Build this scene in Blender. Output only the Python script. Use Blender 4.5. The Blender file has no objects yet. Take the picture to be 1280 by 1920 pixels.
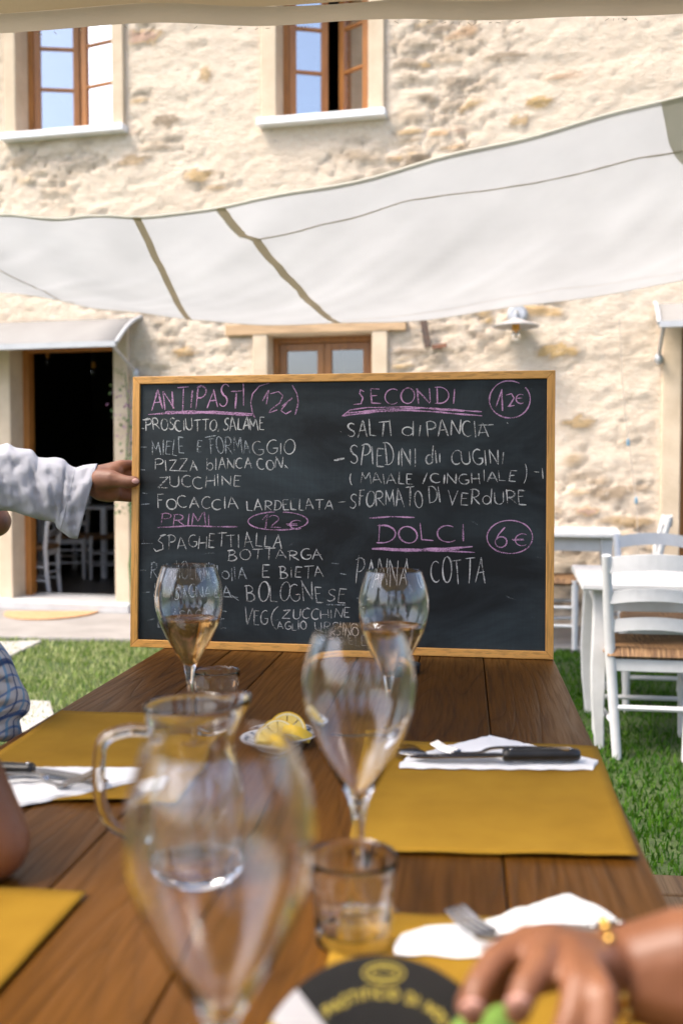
import bpy, bmesh, math, random
import numpy as np
from mathutils import Vector, Matrix, noise as mn
random.seed(7)
SC = bpy.context.scene
COL = SC.collection
R = math.radians
# ------------------------------------------------------------------ camera, light
H = 1.19            # camera height above the lawn
TZ = 0.78           # dining table top
PITCH = math.atan(82/1867.0)
cam = bpy.data.cameras.new('camera'); camo = bpy.data.objects.new('camera', cam); COL.objects.link(camo)
camo.location = (0, 0, H); camo.rotation_euler = (R(90)-PITCH, 0, 0)
cam.sensor_fit = 'VERTICAL'; cam.sensor_height = 36; cam.sensor_width = 24; cam.lens = 1867/1920*36
cam.clip_start = 0.05; cam.clip_end = 1000
cam.dof.use_dof = True; cam.dof.focus_distance = 2.14; cam.dof.aperture_fstop = 3.5
SC.camera = camo
w = bpy.data.worlds.new('World'); SC.world = w; w.use_nodes = True
nt = w.node_tree; bg = nt.nodes['Background']
sky = nt.nodes.new('ShaderNodeTexSky'); sky.sky_type = 'NISHITA'; sky.sun_disc = False
SUN_EL, SUN_AZ = R(58), R(248)       # azimuth clockwise from +Y
sky.sun_elevation = SUN_EL; sky.sun_rotation = SUN_AZ
sky.air_density = 0.8; sky.dust_density = 4.0; sky.ozone_density = 0.7
nt.links.new(sky.outputs[0], bg.inputs[0]); bg.inputs[1].default_value = 0.15
sl = bpy.data.lights.new('sun', 'SUN'); slo = bpy.data.objects.new('sun', sl); COL.objects.link(slo)
sl.energy = 1.15; sl.angle = R(18); sl.color = (1, .94, .85)
sd = Vector((math.sin(SUN_AZ)*math.cos(SUN_EL), math.cos(SUN_AZ)*math.cos(SUN_EL), math.sin(SUN_EL)))
slo.rotation_euler = sd.to_track_quat('Z', 'Y').to_euler(); slo.location = (0, -5, 12)
SC.view_settings.view_transform = 'Standard'; SC.view_settings.look = 'None'
SC.view_settings.exposure = 1.72; SC.view_settings.gamma = 1.0
cy = SC.cycles
cy.max_bounces = 14; cy.transmission_bounces = 14; cy.transparent_max_bounces = 16; cy.diffuse_bounces = 5
cy.glossy_bounces = 6; cy.sample_clamp_indirect = 8; cy.use_denoising = True
cy.blur_glossy = 0.0

# ------------------------------------------------------------------ pixel rays (photograph pixels, 1280 x 1920)
FWD = Vector((0, math.cos(PITCH), -math.sin(PITCH))); UP = Vector((0, math.sin(PITCH), math.cos(PITCH)))
CAM = Vector((0, 0, H))
def ray(px, py): return Vector((1, 0, 0))*((px-640)/1867) + UP*((960-py)/1867) + FWD
def atz(px, py, z):
    d = ray(px, py); return CAM + d*((z-H)/d.z)
def aty(px, py, y):
    d = ray(px, py); return CAM + d*(y/d.y)
def atpl(px, py, p0, n):
    d = ray(px, py); return CAM + d*((p0-CAM).dot(n)/d.dot(n))

# ------------------------------------------------------------------ mesh builder
class MB:
    def __init__(s): s.v = []; s.f = []
    def add(s, vs, fs):
        o = len(s.v); s.v += [Vector(q) for q in vs]; s.f += [tuple(o+i for i in f) for f in fs]; return s
    def box(s, c, d, rot=None):
        c = Vector(c); vs = []
        for z in (-.5, .5):
            for x, y in ((-.5, -.5), (.5, -.5), (.5, .5), (-.5, .5)):
                q = Vector((x*d[0], y*d[1], z*d[2]))
                if rot is not None: q = rot @ q
                vs.append(c+q)
        return s.add(vs, [(3, 2, 1, 0), (4, 5, 6, 7), (0, 1, 5, 4), (1, 2, 6, 5), (2, 3, 7, 6), (3, 0, 4, 7)])
    def rng(s, a, b): return s.box([(a[i]+b[i])/2 for i in range(3)], [abs(b[i]-a[i]) for i in range(3)])
    def bar(s, p0, p1, w, h, up=(0, 0, 1)):
        p0, p1 = Vector(p0), Vector(p1); d = (p1-p0); L = d.length; d.normalize()
        x = d.cross(Vector(up)); x.normalize(); y = x.cross(d)
        m = Matrix((x, d, y)).transposed()
        return s.box((p0+p1)/2, (w, L, h), m)
    def tube(s, pts, rad, seg=10, caps=True, sx=1.0):
        pts = [Vector(p) for p in pts]; n = len(pts)
        if not hasattr(rad, '__len__'): rad = [rad]*n
        o = len(s.v); ref = None; tang = []
        for i in range(n):
            t = pts[min(i+1, n-1)]-pts[max(i-1, 0)]; t.normalize(); tang.append(t)
        t0 = tang[0]; ref = Vector((0, 0, 1)) if abs(t0.z) < .9 else Vector((1, 0, 0))
        x = t0.cross(ref); x.normalize()
        for i in range(n):
            t = tang[i]; x = x - t*x.dot(t); x.normalize(); y = t.cross(x)
            for k in range(seg):
                a = 2*math.pi*k/seg
                s.v.append(pts[i]+(x*math.cos(a)*sx+y*math.sin(a))*rad[i])
        for i in range(n-1):
            for k in range(seg):
                a = o+i*seg+k; b = o+i*seg+(k+1) % seg
                s.f.append((a, b, b+seg, a+seg))
        if caps:
            s.f.append(tuple(o+k for k in reversed(range(seg)))); s.f.append(tuple(o+(n-1)*seg+k for k in range(seg)))
        return s
    def cap(s, p0, r0, p1, r1, seg=16):      # tapered capsule
        p0, p1 = Vector(p0), Vector(p1); d = p1-p0; L = d.length
        d = d/L if L > 1e-6 else Vector((0, 0, 1))
        pts = []; rr = []
        for k in range(5):
            a = -math.pi/2+k*math.pi/10; pts.append(p0+d*(r0*math.sin(a))); rr.append(max(r0*math.cos(a), r0*.02))
        for k in range(1, 6):
            a = k*math.pi/10; pts.append(p1+d*(r1*math.sin(a))); rr.append(max(r1*math.cos(a), r1*.02))
        pts.insert(5, p0.copy()); rr.insert(5, r0); 
        pts.insert(6, p1.copy()); rr.insert(6, r1)
        ps = [pts[0]]; rs = [rr[0]]
        for q, r in zip(pts[1:], rr[1:]):
            if (q-ps[-1]).length > 1e-5: ps.append(q); rs.append(r)
        o = len(s.v)
        ref = Vector((0, 0, 1)) if abs(d.z) < .9 else Vector((1, 0, 0))
        x = d.cross(ref); x.normalize(); y = d.cross(x)
        for q, r in zip(ps, rs):
            for k in range(seg):
                a = 2*math.pi*k/seg; s.v.append(q+(x*math.cos(a)+y*math.sin(a))*r)
        n = len(ps)
        for i in range(n-1):
            for k in range(seg):
                a = o+i*seg+k; b = o+i*seg+(k+1) % seg; s.f.append((a, b, b+seg, a+seg))
        s.f.append(tuple(o+k for k in reversed(range(seg)))); s.f.append(tuple(o+(n-1)*seg+k for k in range(seg)))
        return s
    def chain(s, pr, seg=16):
        for (p0, r0), (p1, r1) in zip(pr[:-1], pr[1:]): s.cap(p0, r0, p1, r1, seg)
        return s
    def ell(s, c, r, rot=None, nu=20, nv=12):
        c = Vector(c); o = len(s.v)
        for j in range(nv+1):
            b = -math.pi/2+math.pi*j/nv; cb = max(math.cos(b), .01)
            for i in range(nu):
                a = 2*math.pi*i/nu; q = Vector((r[0]*cb*math.cos(a), r[1]*cb*math.sin(a), r[2]*math.sin(b)))
                if rot is not None: q = rot @ q
                s.v.append(c+q)
        for j in range(nv):
            for i in range(nu):
                a = o+j*nu+i; b = o+j*nu+(i+1) % nu; s.f.append((a, b, b+nu, a+nu))
        s.f.append(tuple(o+k for k in reversed(range(nu)))); s.f.append(tuple(o+nv*nu+k for k in range(nu)))
        return s
    def lathe(s, prof, c=(0, 0, 0), seg=48, deform=None):
        c = Vector(c); o = len(s.v); idx = []
        for r, z in prof:
            if r < 1e-6:
                s.v.append(c+Vector((0, 0, z))); idx.append([len(s.v)-1]*seg)
            else:
                row = []
                for k in range(seg):
                    a = 2*math.pi*k/seg; q = Vector((r*math.cos(a), r*math.sin(a), z))
                    if deform: q = deform(q, a)
                    s.v.append(c+q); row.append(len(s.v)-1)
                idx.append(row)
        for r0, r1 in zip(idx[:-1], idx[1:]):
            for k in range(seg):
                k2 = (k+1) % seg; f = [r0[k], r0[k2], r1[k2], r1[k]]
                g = []
                for q in f:
                    if q not in g: g.append(q)
                if len(g) > 2: s.f.append(tuple(g))
        return s
    def loop_prism(s, pts, z0, z1):
        n = len(pts); o = len(s.v)
        for z in (z0, z1):
            for p in pts: s.v.append(Vector((p[0], p[1], z)))
        s.f.append(tuple(o+k for k in reversed(range(n)))); s.f.append(tuple(o+n+k for k in range(n)))
        for k in range(n):
            k2 = (k+1) % n; s.f.append((o+k, o+k2, o+n+k2, o+n+k))
        return s
    def grid(s, fn, nu, nv):
        o = len(s.v)
        for j in range(nv+1):
            for i in range(nu+1): s.v.append(Vector(fn(i/nu, j/nv)))
        for j in range(nv):
            for i in range(nu):
                a = o+j*(nu+1)+i; s.f.append((a, a+1, a+nu+2, a+nu+1))
        return s
    def build(s, name, mat, parent=None, world=False, smooth=True, bevel=0, ang=40, solid=0, sub=0):
        me = bpy.data.meshes.new(name)
        off = Vector((0, 0, 0))
        if world and parent is not None:
            p = parent
            while p is not None: off += p.location; p = p.parent
        me.from_pydata([tuple(v-off) for v in s.v], [], s.f); me.update()
        if smooth:
            me.shade_smooth()
            me.set_sharp_from_angle(angle=R(ang))
        o = bpy.data.objects.new(name, me); COL.objects.link(o)
        if mat is not None: me.materials.append(mat)
        if parent is not None: o.parent = parent
        if solid:
            m = o.modifiers.new('solid', 'SOLIDIFY'); m.thickness = solid; m.offset = 0
        if sub:
            m = o.modifiers.new('sub', 'SUBSURF'); m.levels = sub; m.render_levels = sub
        if bevel:
            m = o.modifiers.new('bevel', 'BEVEL'); m.width = bevel; m.segments = 2; m.limit_method = 'ANGLE'
            m.angle_limit = R(40)
        return o
def tag(o, label=None, cat=None, group=None, kind=None):
    if label: o['label'] = label
    if cat: o['category'] = cat
    if group: o['group'] = group
    if kind: o['kind'] = kind
    return o
def thing(name, label, cat, loc=(0, 0, 0), rz=0, group=None):
    o = bpy.data.objects.new(name, None); COL.objects.link(o); o.location = loc; o.rotation_euler = (0, 0, rz)
    o.empty_display_size = .05
    return tag(o, label, cat, group)
KIDS = {}
def kids(o): return [c for c in COL.objects if c.parent is o]
def copy_tree(o, parent=None):
    c = o.copy(); COL.objects.link(c)
    if parent is not None: c.parent = parent
    for ch in kids(o): copy_tree(ch, c)
    return c
def lerp(a, b, t): return a+(b-a)*t
def poly_at(pts, x):     # piecewise linear interpolation of y over x
    xs = [p[0] for p in pts]; ys = [p[1] for p in pts]
    return float(np.interp(x, xs, ys))
def cr(pts, x):          # smooth interpolation (cubic) through points sorted by x
    xs = [p[0] for p in pts]; ys = [p[1] for p in pts]
    i = max(0, min(len(xs)-2, int(np.searchsorted(xs, x))-1))
    x0, x1 = xs[i], xs[i+1]; t = (x-x0)/(x1-x0)
    def sl_(k):
        a = max(0, k-1); b = min(len(xs)-1, k+1); return (ys[b]-ys[a])/(xs[b]-xs[a])
    m0, m1 = sl_(i)*(x1-x0), sl_(i+1)*(x1-x0)
    return (2*t**3-3*t**2+1)*ys[i]+(t**3-2*t**2+t)*m0+(-2*t**3+3*t**2)*ys[i+1]+(t**3-t**2)*m1

# ------------------------------------------------------------------ materials
def new_mat(name):
    m = bpy.data.materials.new(name); m.use_nodes = True
    t = m.node_tree; b = t.nodes['Principled BSDF']
    return m, t, b
def N(t, typ, **kw):
    n = t.nodes.new(typ)
    for k, v in kw.items():
        if k in n.inputs: n.inputs[k].default_value = v
        else: setattr(n, k, v)
    return n
def ramp(t, src, stops):
    r = t.nodes.new('ShaderNodeValToRGB'); e = r.color_ramp.elements
    while len(e) < len(stops): e.new(.5)
    for q, (p, c) in zip(e, stops):
        q.position = p; q.color = (*c, 1) if len(c) == 3 else c
    t.links.new(src, r.inputs[0]); return r.outputs[0]
def mix(t, a, b, f, mode='MIX'):
    m = t.nodes.new('ShaderNodeMix'); m.data_type = 'RGBA'; m.blend_type = mode
    for s, v in ((m.inputs[6], a), (m.inputs[7], b), (m.inputs[0], f)):
        if hasattr(v, 'links') or hasattr(v, 'is_linked'): t.links.new(v, s)
        elif isinstance(v, (int, float)): s.default_value = v
        else: s.default_value = (*v, 1)
    return m.outputs[2]
def coords(t, scale=(1, 1, 1), kind='Object', rot=(0, 0, 0)):
    c = t.nodes.new('ShaderNodeTexCoord'); mp = t.nodes.new('ShaderNodeMapping')
    mp.inputs['Scale'].default_value = scale; mp.inputs['Rotation'].default_value = rot
    t.links.new(c.outputs[kind], mp.inputs[0]); return mp.outputs[0]
def noisetex(t, vec, scale, detail=4, rough=.55, dist=0):
    n = N(t, 'ShaderNodeTexNoise', Scale=scale, Detail=detail, Roughness=rough, Distortion=dist)
    t.links.new(vec, n.inputs['Vector']); return n.outputs['Fac']
def bump(t, b, h, strength, dist):
    n = N(t, 'ShaderNodeBump', Strength=strength, Distance=dist); t.links.new(h, n.inputs['Height'])
    t.links.new(n.outputs[0], b.inputs['Normal']); return n
def simple(name, c1, c2=None, rough=.5, scale=8, stretch=(1, 1, 1), bmp=0, bdist=.002, bscale=None, metal=0, spec=.5, lo=.35, hi=.65, detail=5):
    m, t, b = new_mat(name); b.inputs['Roughness'].default_value = rough; b.inputs['Metallic'].default_value = metal
    b.inputs['Specular IOR Level'].default_value = spec
    v = coords(t, stretch)
    if c2 is None: c2 = tuple(x*.88 for x in c1)
    n = noisetex(t, v, scale, detail)
    t.links.new(ramp(t, n, [(lo, c1), (hi, c2)]), b.inputs['Base Color'])
    if bmp:
        h = noisetex(t, v, bscale or scale*4, 5); bump(t, b, h, bmp, bdist)
    return m
def wood(name, c_light, c_mid, c_dark, rough=.45, axis='Y', grain=26, bmp=.3, fine=1.0):
    m, t, b = new_mat(name)
    st = {'Y': (1, .12, 1), 'X': (.09, 1, 1), 'Z': (1, 1, .09)}[axis]
    tc = t.nodes.new('ShaderNodeTexCoord'); oi = t.nodes.new('ShaderNodeObjectInfo')
    sc_ = N(t, 'ShaderNodeVectorMath', operation='SCALE'); t.links.new(oi.outputs['Random'], sc_.inputs['Scale'])
    sc_.inputs[0].default_value = (7.3, 5.1, 3.7)
    ad = N(t, 'ShaderNodeVectorMath', operation='ADD'); t.links.new(tc.outputs['Object'], ad.inputs[0]); t.links.new(sc_.outputs[0], ad.inputs[1])
    mp = t.nodes.new('ShaderNodeMapping'); mp.inputs['Scale'].default_value = st; t.links.new(ad.outputs[0], mp.inputs[0]); v = mp.outputs[0]
    # growth rings: bands warped by slow noise make cathedral figures
    warp = noisetex(t, v, 5.0, 2, .45)
    mul = N(t, 'ShaderNodeMath', operation='MULTIPLY'); t.links.new(warp, mul.inputs[0]); mul.inputs[1].default_value = grain*.55
    fr = N(t, 'ShaderNodeMath', operation='FRACT'); t.links.new(mul.outputs[0], fr.inputs[0])
    band = ramp(t, fr.outputs[0], [(0, (.25,)*3), (.12, (.75,)*3), (.6, (1,)*3), (.93, (.6,)*3), (1, (.22,)*3)])
    mp2 = t.nodes.new('ShaderNodeMapping'); mp2.inputs['Scale'].default_value = tuple(1 if q == 1 else .035 for q in st)
    t.links.new(ad.outputs[0], mp2.inputs[0])
    fib = noisetex(t, mp2.outputs[0], 170*fine, 4, .6)
    big = noisetex(t, v, 2.2, 3, .5)
    pores = ramp(t, fib, [(.38, (.35,)*3), (.52, (1,)*3)])
    col = mix(t, c_dark, c_mid, band)
    col = mix(t, col, c_light, ramp(t, big, [(.4, (0,)*3), (.7, (.75,)*3)]))
    col = mix(t, col, pores, .45, 'MULTIPLY')
    # boards differ a little
    hs = N(t, 'ShaderNodeHueSaturation'); mr = N(t, 'ShaderNodeMapRange'); t.links.new(oi.outputs['Random'], mr.inputs[0])
    mr.inputs[3].default_value = .8; mr.inputs[4].default_value = 1.2; t.links.new(mr.outputs[0], hs.inputs['Value']); t.links.new(col, hs.inputs['Color'])
    t.links.new(hs.outputs[0], b.inputs['Base Color'])
    rr = ramp(t, fib, [(.3, (rough+.12,)*3), (.7, (rough-.06,)*3)]); t.links.new(rr, b.inputs['Roughness'])
    h = mix(t, band, pores, .5, 'MULTIPLY'); bump(t, b, h, bmp, .0012)
    return m
def glass(name, ior=1.52, col=(1, 1, 1), rough=0.0):
    m, t, b = new_mat(name); b.inputs['Base Color'].default_value = (*col, 1); b.inputs['Transmission Weight'].default_value = 1
    b.inputs['Roughness'].default_value = rough; b.inputs['IOR'].default_value = ior; return m
def pane_mat(name, refl=.3):
    m, t, b = new_mat(name); t.nodes.remove(b)
    g = N(t, 'ShaderNodeBsdfGlossy', Roughness=.02); tr = t.nodes.new('ShaderNodeBsdfTransparent'); ms = t.nodes.new('ShaderNodeMixShader')
    fr = N(t, 'ShaderNodeFresnel', IOR=1.5); mt = N(t, 'ShaderNodeMath', operation='ADD'); mt.inputs[1].default_value = refl
    t.links.new(fr.outputs[0], mt.inputs[0]); t.links.new(mt.outputs[0], ms.inputs[0])
    t.links.new(tr.outputs[0], ms.inputs[1]); t.links.new(g.outputs[0], ms.inputs[2])
    t.links.new(ms.outputs[0], t.nodes['Material Output'].inputs[0]); return m
def cloth(name, c1, c2, trans=.5, weave=500, bmp=.25, stain=None, tcol=None):
    m, t, b = new_mat(name); v = coords(t)
    n = noisetex(t, v, 2.5, 4); col = ramp(t, n, [(.3, c1), (.7, c2)])
    b.inputs['Roughness'].default_value = .9; b.inputs['Specular IOR Level'].default_value = .1
    t.links.new(col, b.inputs['Base Color'])
    h = noisetex(t, coords(t, (1, .25, 1)), weave, 3); h2 = noisetex(t, coords(t, (.25, 1, 1)), weave, 3)
    hh = mix(t, h, h2, .5); w_ = noisetex(t, v, 7, 3); hh = mix(t, hh, w_, .4)
    bn = bump(t, b, hh, bmp, .004)
    if trans > 0:
        tl = t.nodes.new('ShaderNodeBsdfTranslucent')
        if tcol: tl.inputs[0].default_value = (*tcol, 1)
        else: t.links.new(col, tl.inputs[0])
        ms = t.nodes.new('ShaderNodeMixShader'); ms.inputs[0].default_value = trans
        t.links.new(b.outputs[0], ms.inputs[1]); t.links.new(tl.outputs[0], ms.inputs[2])
        t.links.new(ms.outputs[0], t.nodes['Material Output'].inputs[0])
    return m
M = {}
M['plank'] = wood('brown oiled oak', (.128, .049, .0048), (.080, .029, .0025), (.019, .006, .0008), .40, 'Y', 42, .7)
M['plank'].node_tree.nodes['Principled BSDF'].inputs['Specular IOR Level'].default_value = .30; M['plank'].node_tree.nodes['Principled BSDF'].inputs['Specular Tint'].default_value = (1, .70, .42, 1)
M['bench'] = wood('pale pine', (.42, .25, .11), (.36, .20, .08), (.22, .11, .04), .55, 'Y', 22, .25)
M['boardframe_x'] = wood('honey pine x', (.76, .40, .10), (.70, .355, .085), (.52, .24, .055), .45, 'X', 16, .15)
M['boardframe_z'] = wood('honey pine z', (.76, .40, .10), (.70, .355, .085), (.52, .24, .055), .45, 'Z', 16, .15)
M['joinery'] = wood('varnished window wood', (.40, .165, .038), (.35, .14, .03), (.22, .08, .018), .4, 'Z', 14, .12)
M['lintel'] = wood('bleached lintel', (.62, .42, .24), (.58, .38, .21), (.42, .26, .13), .7, 'X', 14, .4)
M['white_paint'] = simple('white satin paint', (.60, .595, .59), (.54, .535, .53), .38, 14, bmp=.05, bscale=60)
M['grey_paint'] = simple('grey white satin paint', (.74, .74, .74), (.66, .66, .67), .4, 14, bmp=.05, bscale=60)
M['straw'] = None
M['plaster'] = simple('cream plaster', (.62, .50, .36), (.52, .41, .285), .9, 5, bmp=.35, bscale=40, bdist=.01)
M['doorstep'] = simple('door step stone', (.50, .49, .475), (.42, .41, .40), .6, 6, bmp=.2, bscale=50)
M['sill'] = simple('white marble sill', (.82, .82, .82), (.74, .75, .77), .4, 6)
M['concrete'] = simple('pale concrete paving', (.31, .285, .26), (.235, .215, .195), .85, 3, bmp=.3, bscale=80, bdist=.004, detail=9)
M['slabstone'] = simple('pale stepping stone', (.42, .40, .375), (.34, .32, .30), .8, 4, bmp=.3, bscale=60)
M['terracotta'] = simple('tan coir', (.52, .30, .15), (.44, .24, .11), .95, 30, bmp=.5, bscale=150)
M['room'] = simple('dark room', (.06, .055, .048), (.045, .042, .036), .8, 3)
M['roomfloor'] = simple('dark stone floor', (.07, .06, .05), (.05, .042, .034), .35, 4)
M['iron'] = simple('dark iron', (.08, .06, .05), (.14, .08, .05), .7, 20, metal=.3, bmp=.3)
M['rust'] = simple('rusted iron', (.25, .11, .06), (.16, .08, .05), .85, 30)
M['steel'] = simple('brushed steel', (.44, .43, .42), (.38, .375, .37), .25, 30, metal=1)
M['zinc'] = simple('galvanised metal', (.5, .51, .52), (.4, .41, .42), .5, 20, metal=.6)
M['enamel'] = simple('grey enamel', (.42, .40, .38), (.34, .32, .31), .45, 8)
M['amber'] = simple('amber socket', (.65, .32, .05), (.5, .22, .03), .3, 10)
M['black'] = simple('black plastic', (.012, .012, .013), (.018, .018, .018), .35, 40, bmp=.05)
M['paper'] = simple('ochre paper', (.285, .158, .015), (.235, .126, .011), .85, 9, bmp=.3, bscale=26, bdist=.004, detail=9, spec=.12)
M['napkin'] = simple('white paper napkin', (.80, .80, .80), (.75, .75, .75), .9, 20, bmp=.35, bscale=180, bdist=.001)
M['ceramic'] = simple('white glazed ceramic', (.75, .76, .77), (.7, .71, .72), .15, 5)
M['bluerim'] = simple('blue glazed decoration', (.05, .09, .16), (.62, .65, .68), .15, 70, lo=.42, hi=.52)
M['glass'] = glass('clear glass')
M['wine'] = glass('amber wine', 1.34, (.68, .44, .18))
M['pane'] = pane_mat('window pane', .52)
M['pane_dim'] = pane_mat('ground window pane', .10)
M['sail'] = cloth('white sailcloth', (.56, .56, .56), (.49, .49, .49), .45, 300, .25)
M['seam'] = cloth('double sailcloth seam', (.60, .50, .36), (.54, .45, .32), .46, 300, .2)
M['hem'] = cloth('sail hem', (.62, .59, .50), (.56, .53, .45), .46, 300, .15)
M['seamthin'] = cloth('stitched seam', (.60, .53, .44), (.52, .46, .38), .35, 300, .2)
M['canvas'] = cloth('beige canvas', (.66, .53, .37), (.56, .44, .30), .14, 260, .5, tcol=(.45, .33, .2))
M['canvashem'] = cloth('beige canvas hem', (.62, .50, .35), (.55, .43, .30), .34, 260, .4)
M['linen'] = cloth('white linen', (.54, .535, .565), (.49, .485, .515), .12, 700, .35)
M['skin_dark'] = simple('tanned skin', (.27, .115, .058), (.19, .075, .036), .5, 25, bmp=.35, bscale=120, bdist=.0015)
M['skin'] = simple('olive skin', (.245, .098, .044), (.17, .062, .026), .48, 9, bmp=.4, bscale=110, bdist=.0014)
M['hair'] = simple('dark brown hair', (.03, .018, .01), (.015, .01, .007), .5, 60, stretch=(1, 1, .1), bmp=.6, bscale=90)
M['nail'] = simple('pink nail', (.62, .34, .28), (.56, .3, .25), .3, 10)
M['gold'] = simple('gold', (.80, .50, .13), (.7, .42, .1), .25, 20, metal=1)
M['trousers'] = simple('dark trousers', (.03, .03, .035), (.02, .02, .025), .9, 30)
M['blouse'] = simple('plum blouse', (.10, .03, .035), (.08, .025, .03), .9, 30)
M['lemon'] = simple('lemon pulp', (.80, .62, .17), (.74, .54, .12), .35, 60, bmp=.3, bscale=160)
M['rind'] = simple('lemon rind', (.75, .50, .02), (.68, .43, .015), .4, 80, bmp=.3, bscale=200)
M['pith'] = simple('lemon pith', (.85, .78, .55), (.8, .72, .45), .6, 30)
M['purple'] = simple('purple petals', (.28, .10, .22), (.40, .20, .34), .7, 40)
M['leaf'] = simple('green leaf', (.06, .12, .03), (.1, .17, .05), .6, 30)
M['cardblack'] = simple('black card', (.014, .013, .012), (.019, .0175, .016), .5, 10, spec=.18)
M['cardwhite'] = simple('white print', (.46, .44, .44), (.42, .40, .40), .45, 10)
M['cardyellow'] = simple('yellow print', (.52, .32, .01), (.48, .29, .01), .45, 10)
M['cardgreen'] = simple('green print', (.22, .38, .07), (.19, .33, .07), .45, 10)
M['cardblue'] = simple('teal print', (.10, .28, .30), (.12, .3, .34), .45, 10)
M['goldprint'] = simple('gold print', (.52, .40, .06), (.46, .35, .05), .4, 10)
M['bluetag'] = simple('blue clip', (.16, .30, .40), (.14, .26, .35), .5, 10)
M['cable'] = simple('grey cable', (.52, .44, .36), (.46, .39, .31), .6, 10)
M['hazard_y'] = simple('yellow tape', (.55, .40, .04), (.5, .36, .03), .5, 10)
def straw_mat():
    m, t, b = new_mat('woven straw'); b.inputs['Roughness'].default_value = .7
    tc = t.nodes.new('ShaderNodeTexCoord'); sp = t.nodes.new('ShaderNodeSeparateXYZ'); t.links.new(tc.outputs['Object'], sp.inputs[0])
    ax = N(t, 'ShaderNodeMath', operation='ABSOLUTE'); ay = N(t, 'ShaderNodeMath', operation='ABSOLUTE')
    t.links.new(sp.outputs[0], ax.inputs[0]); t.links.new(sp.outputs[1], ay.inputs[0])
    gt = N(t, 'ShaderNodeMath', operation='GREATER_THAN'); t.links.new(ax.outputs[0], gt.inputs[0]); t.links.new(ay.outputs[0], gt.inputs[1])
    wa = N(t, 'ShaderNodeTexNoise', Scale=1, Detail=3); va = coords(t, (9, 130, 9)); t.links.new(va, wa.inputs['Vector'])
    wb = N(t, 'ShaderNodeTexNoise', Scale=1, Detail=3); vb = coords(t, (130, 9, 9)); t.links.new(vb, wb.inputs['Vector'])
    f = mix(t, wb.outputs['Fac'], wa.outputs['Fac'], gt.outputs[0])
    t.links.new(ramp(t, f, [(.3, (.05, .022, .008)), (.48, (.20, .10, .038)), (.7, (.36, .21, .09))]), b.inputs['Base Color'])
    bump(t, b, f, .8, .008); return m
M['straw'] = straw_mat()
def plaid_mat():
    m, t, b = new_mat('blue and white plaid'); b.inputs['Roughness'].default_value = .9
    v = coords(t, (1, 1, 1), 'Object', (R(12), R(8), R(20))); sp = t.nodes.new('ShaderNodeSeparateXYZ'); t.links.new(v, sp.inputs[0])
    def stripes(ch, per, lo):
        a = N(t, 'ShaderNodeMath', operation='MULTIPLY'); a.inputs[1].default_value = 1/per; t.links.new(sp.outputs[ch], a.inputs[0])
        f = N(t, 'ShaderNodeMath', operation='FRACT'); t.links.new(a.outputs[0], f.inputs[0])
        return ramp(t, f.outputs[0], [(lo, (0, 0, 0)), (lo+.02, (1, 1, 1)), (lo+.22, (1, 1, 1)), (lo+.24, (0, 0, 0))])
    c = mix(t, (.62, .59, .57), (.10, .20, .40), stripes(2, .022, .3)); c = mix(t, c, (.03, .08, .22), stripes(0, .026, .2)); c = mix(t, c, (.14, .36, .52), stripes(1, .045, .4))
    t.links.new(c, b.inputs['Base Color']); return m
M['plaid'] = plaid_mat()
def plaid_uv():
    m, t, b = new_mat('blue check shirting'); b.inputs['Roughness'].default_value = .9; b.inputs['Specular IOR Level'].default_value = .1
    v = coords(t, (1, 1, 1), 'UV'); sp = t.nodes.new('ShaderNodeSeparateXYZ'); t.links.new(v, sp.inputs[0])
    def line(ch, per, ph, wd):
        a = N(t, 'ShaderNodeMath', operation='MULTIPLY_ADD'); a.inputs[1].default_value = 1/per; a.inputs[2].default_value = ph; t.links.new(sp.outputs[ch], a.inputs[0])
        f = N(t, 'ShaderNodeMath', operation='FRACT'); t.links.new(a.outputs[0], f.inputs[0])
        return ramp(t, f.outputs[0], [(0, (.8,)*3), (wd, (.8,)*3), (wd+.03, (0,)*3), (.97, (0,)*3)])
    c = (.46, .44, .43)
    c = mix(t, c, (.07, .14, .30), line(1, .021, .0, .17)); c = mix(t, c, (.12, .27, .42), line(0, .030, .0, .16)); c = mix(t, c, (.03, .06, .15), line(0, .030, .45, .10)); c = mix(t, c, (.025, .05, .14), line(1, .084, .3, .10))
    t.links.new(c, b.inputs['Base Color']); return m
M['plaiduv'] = plaid_uv()
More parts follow.
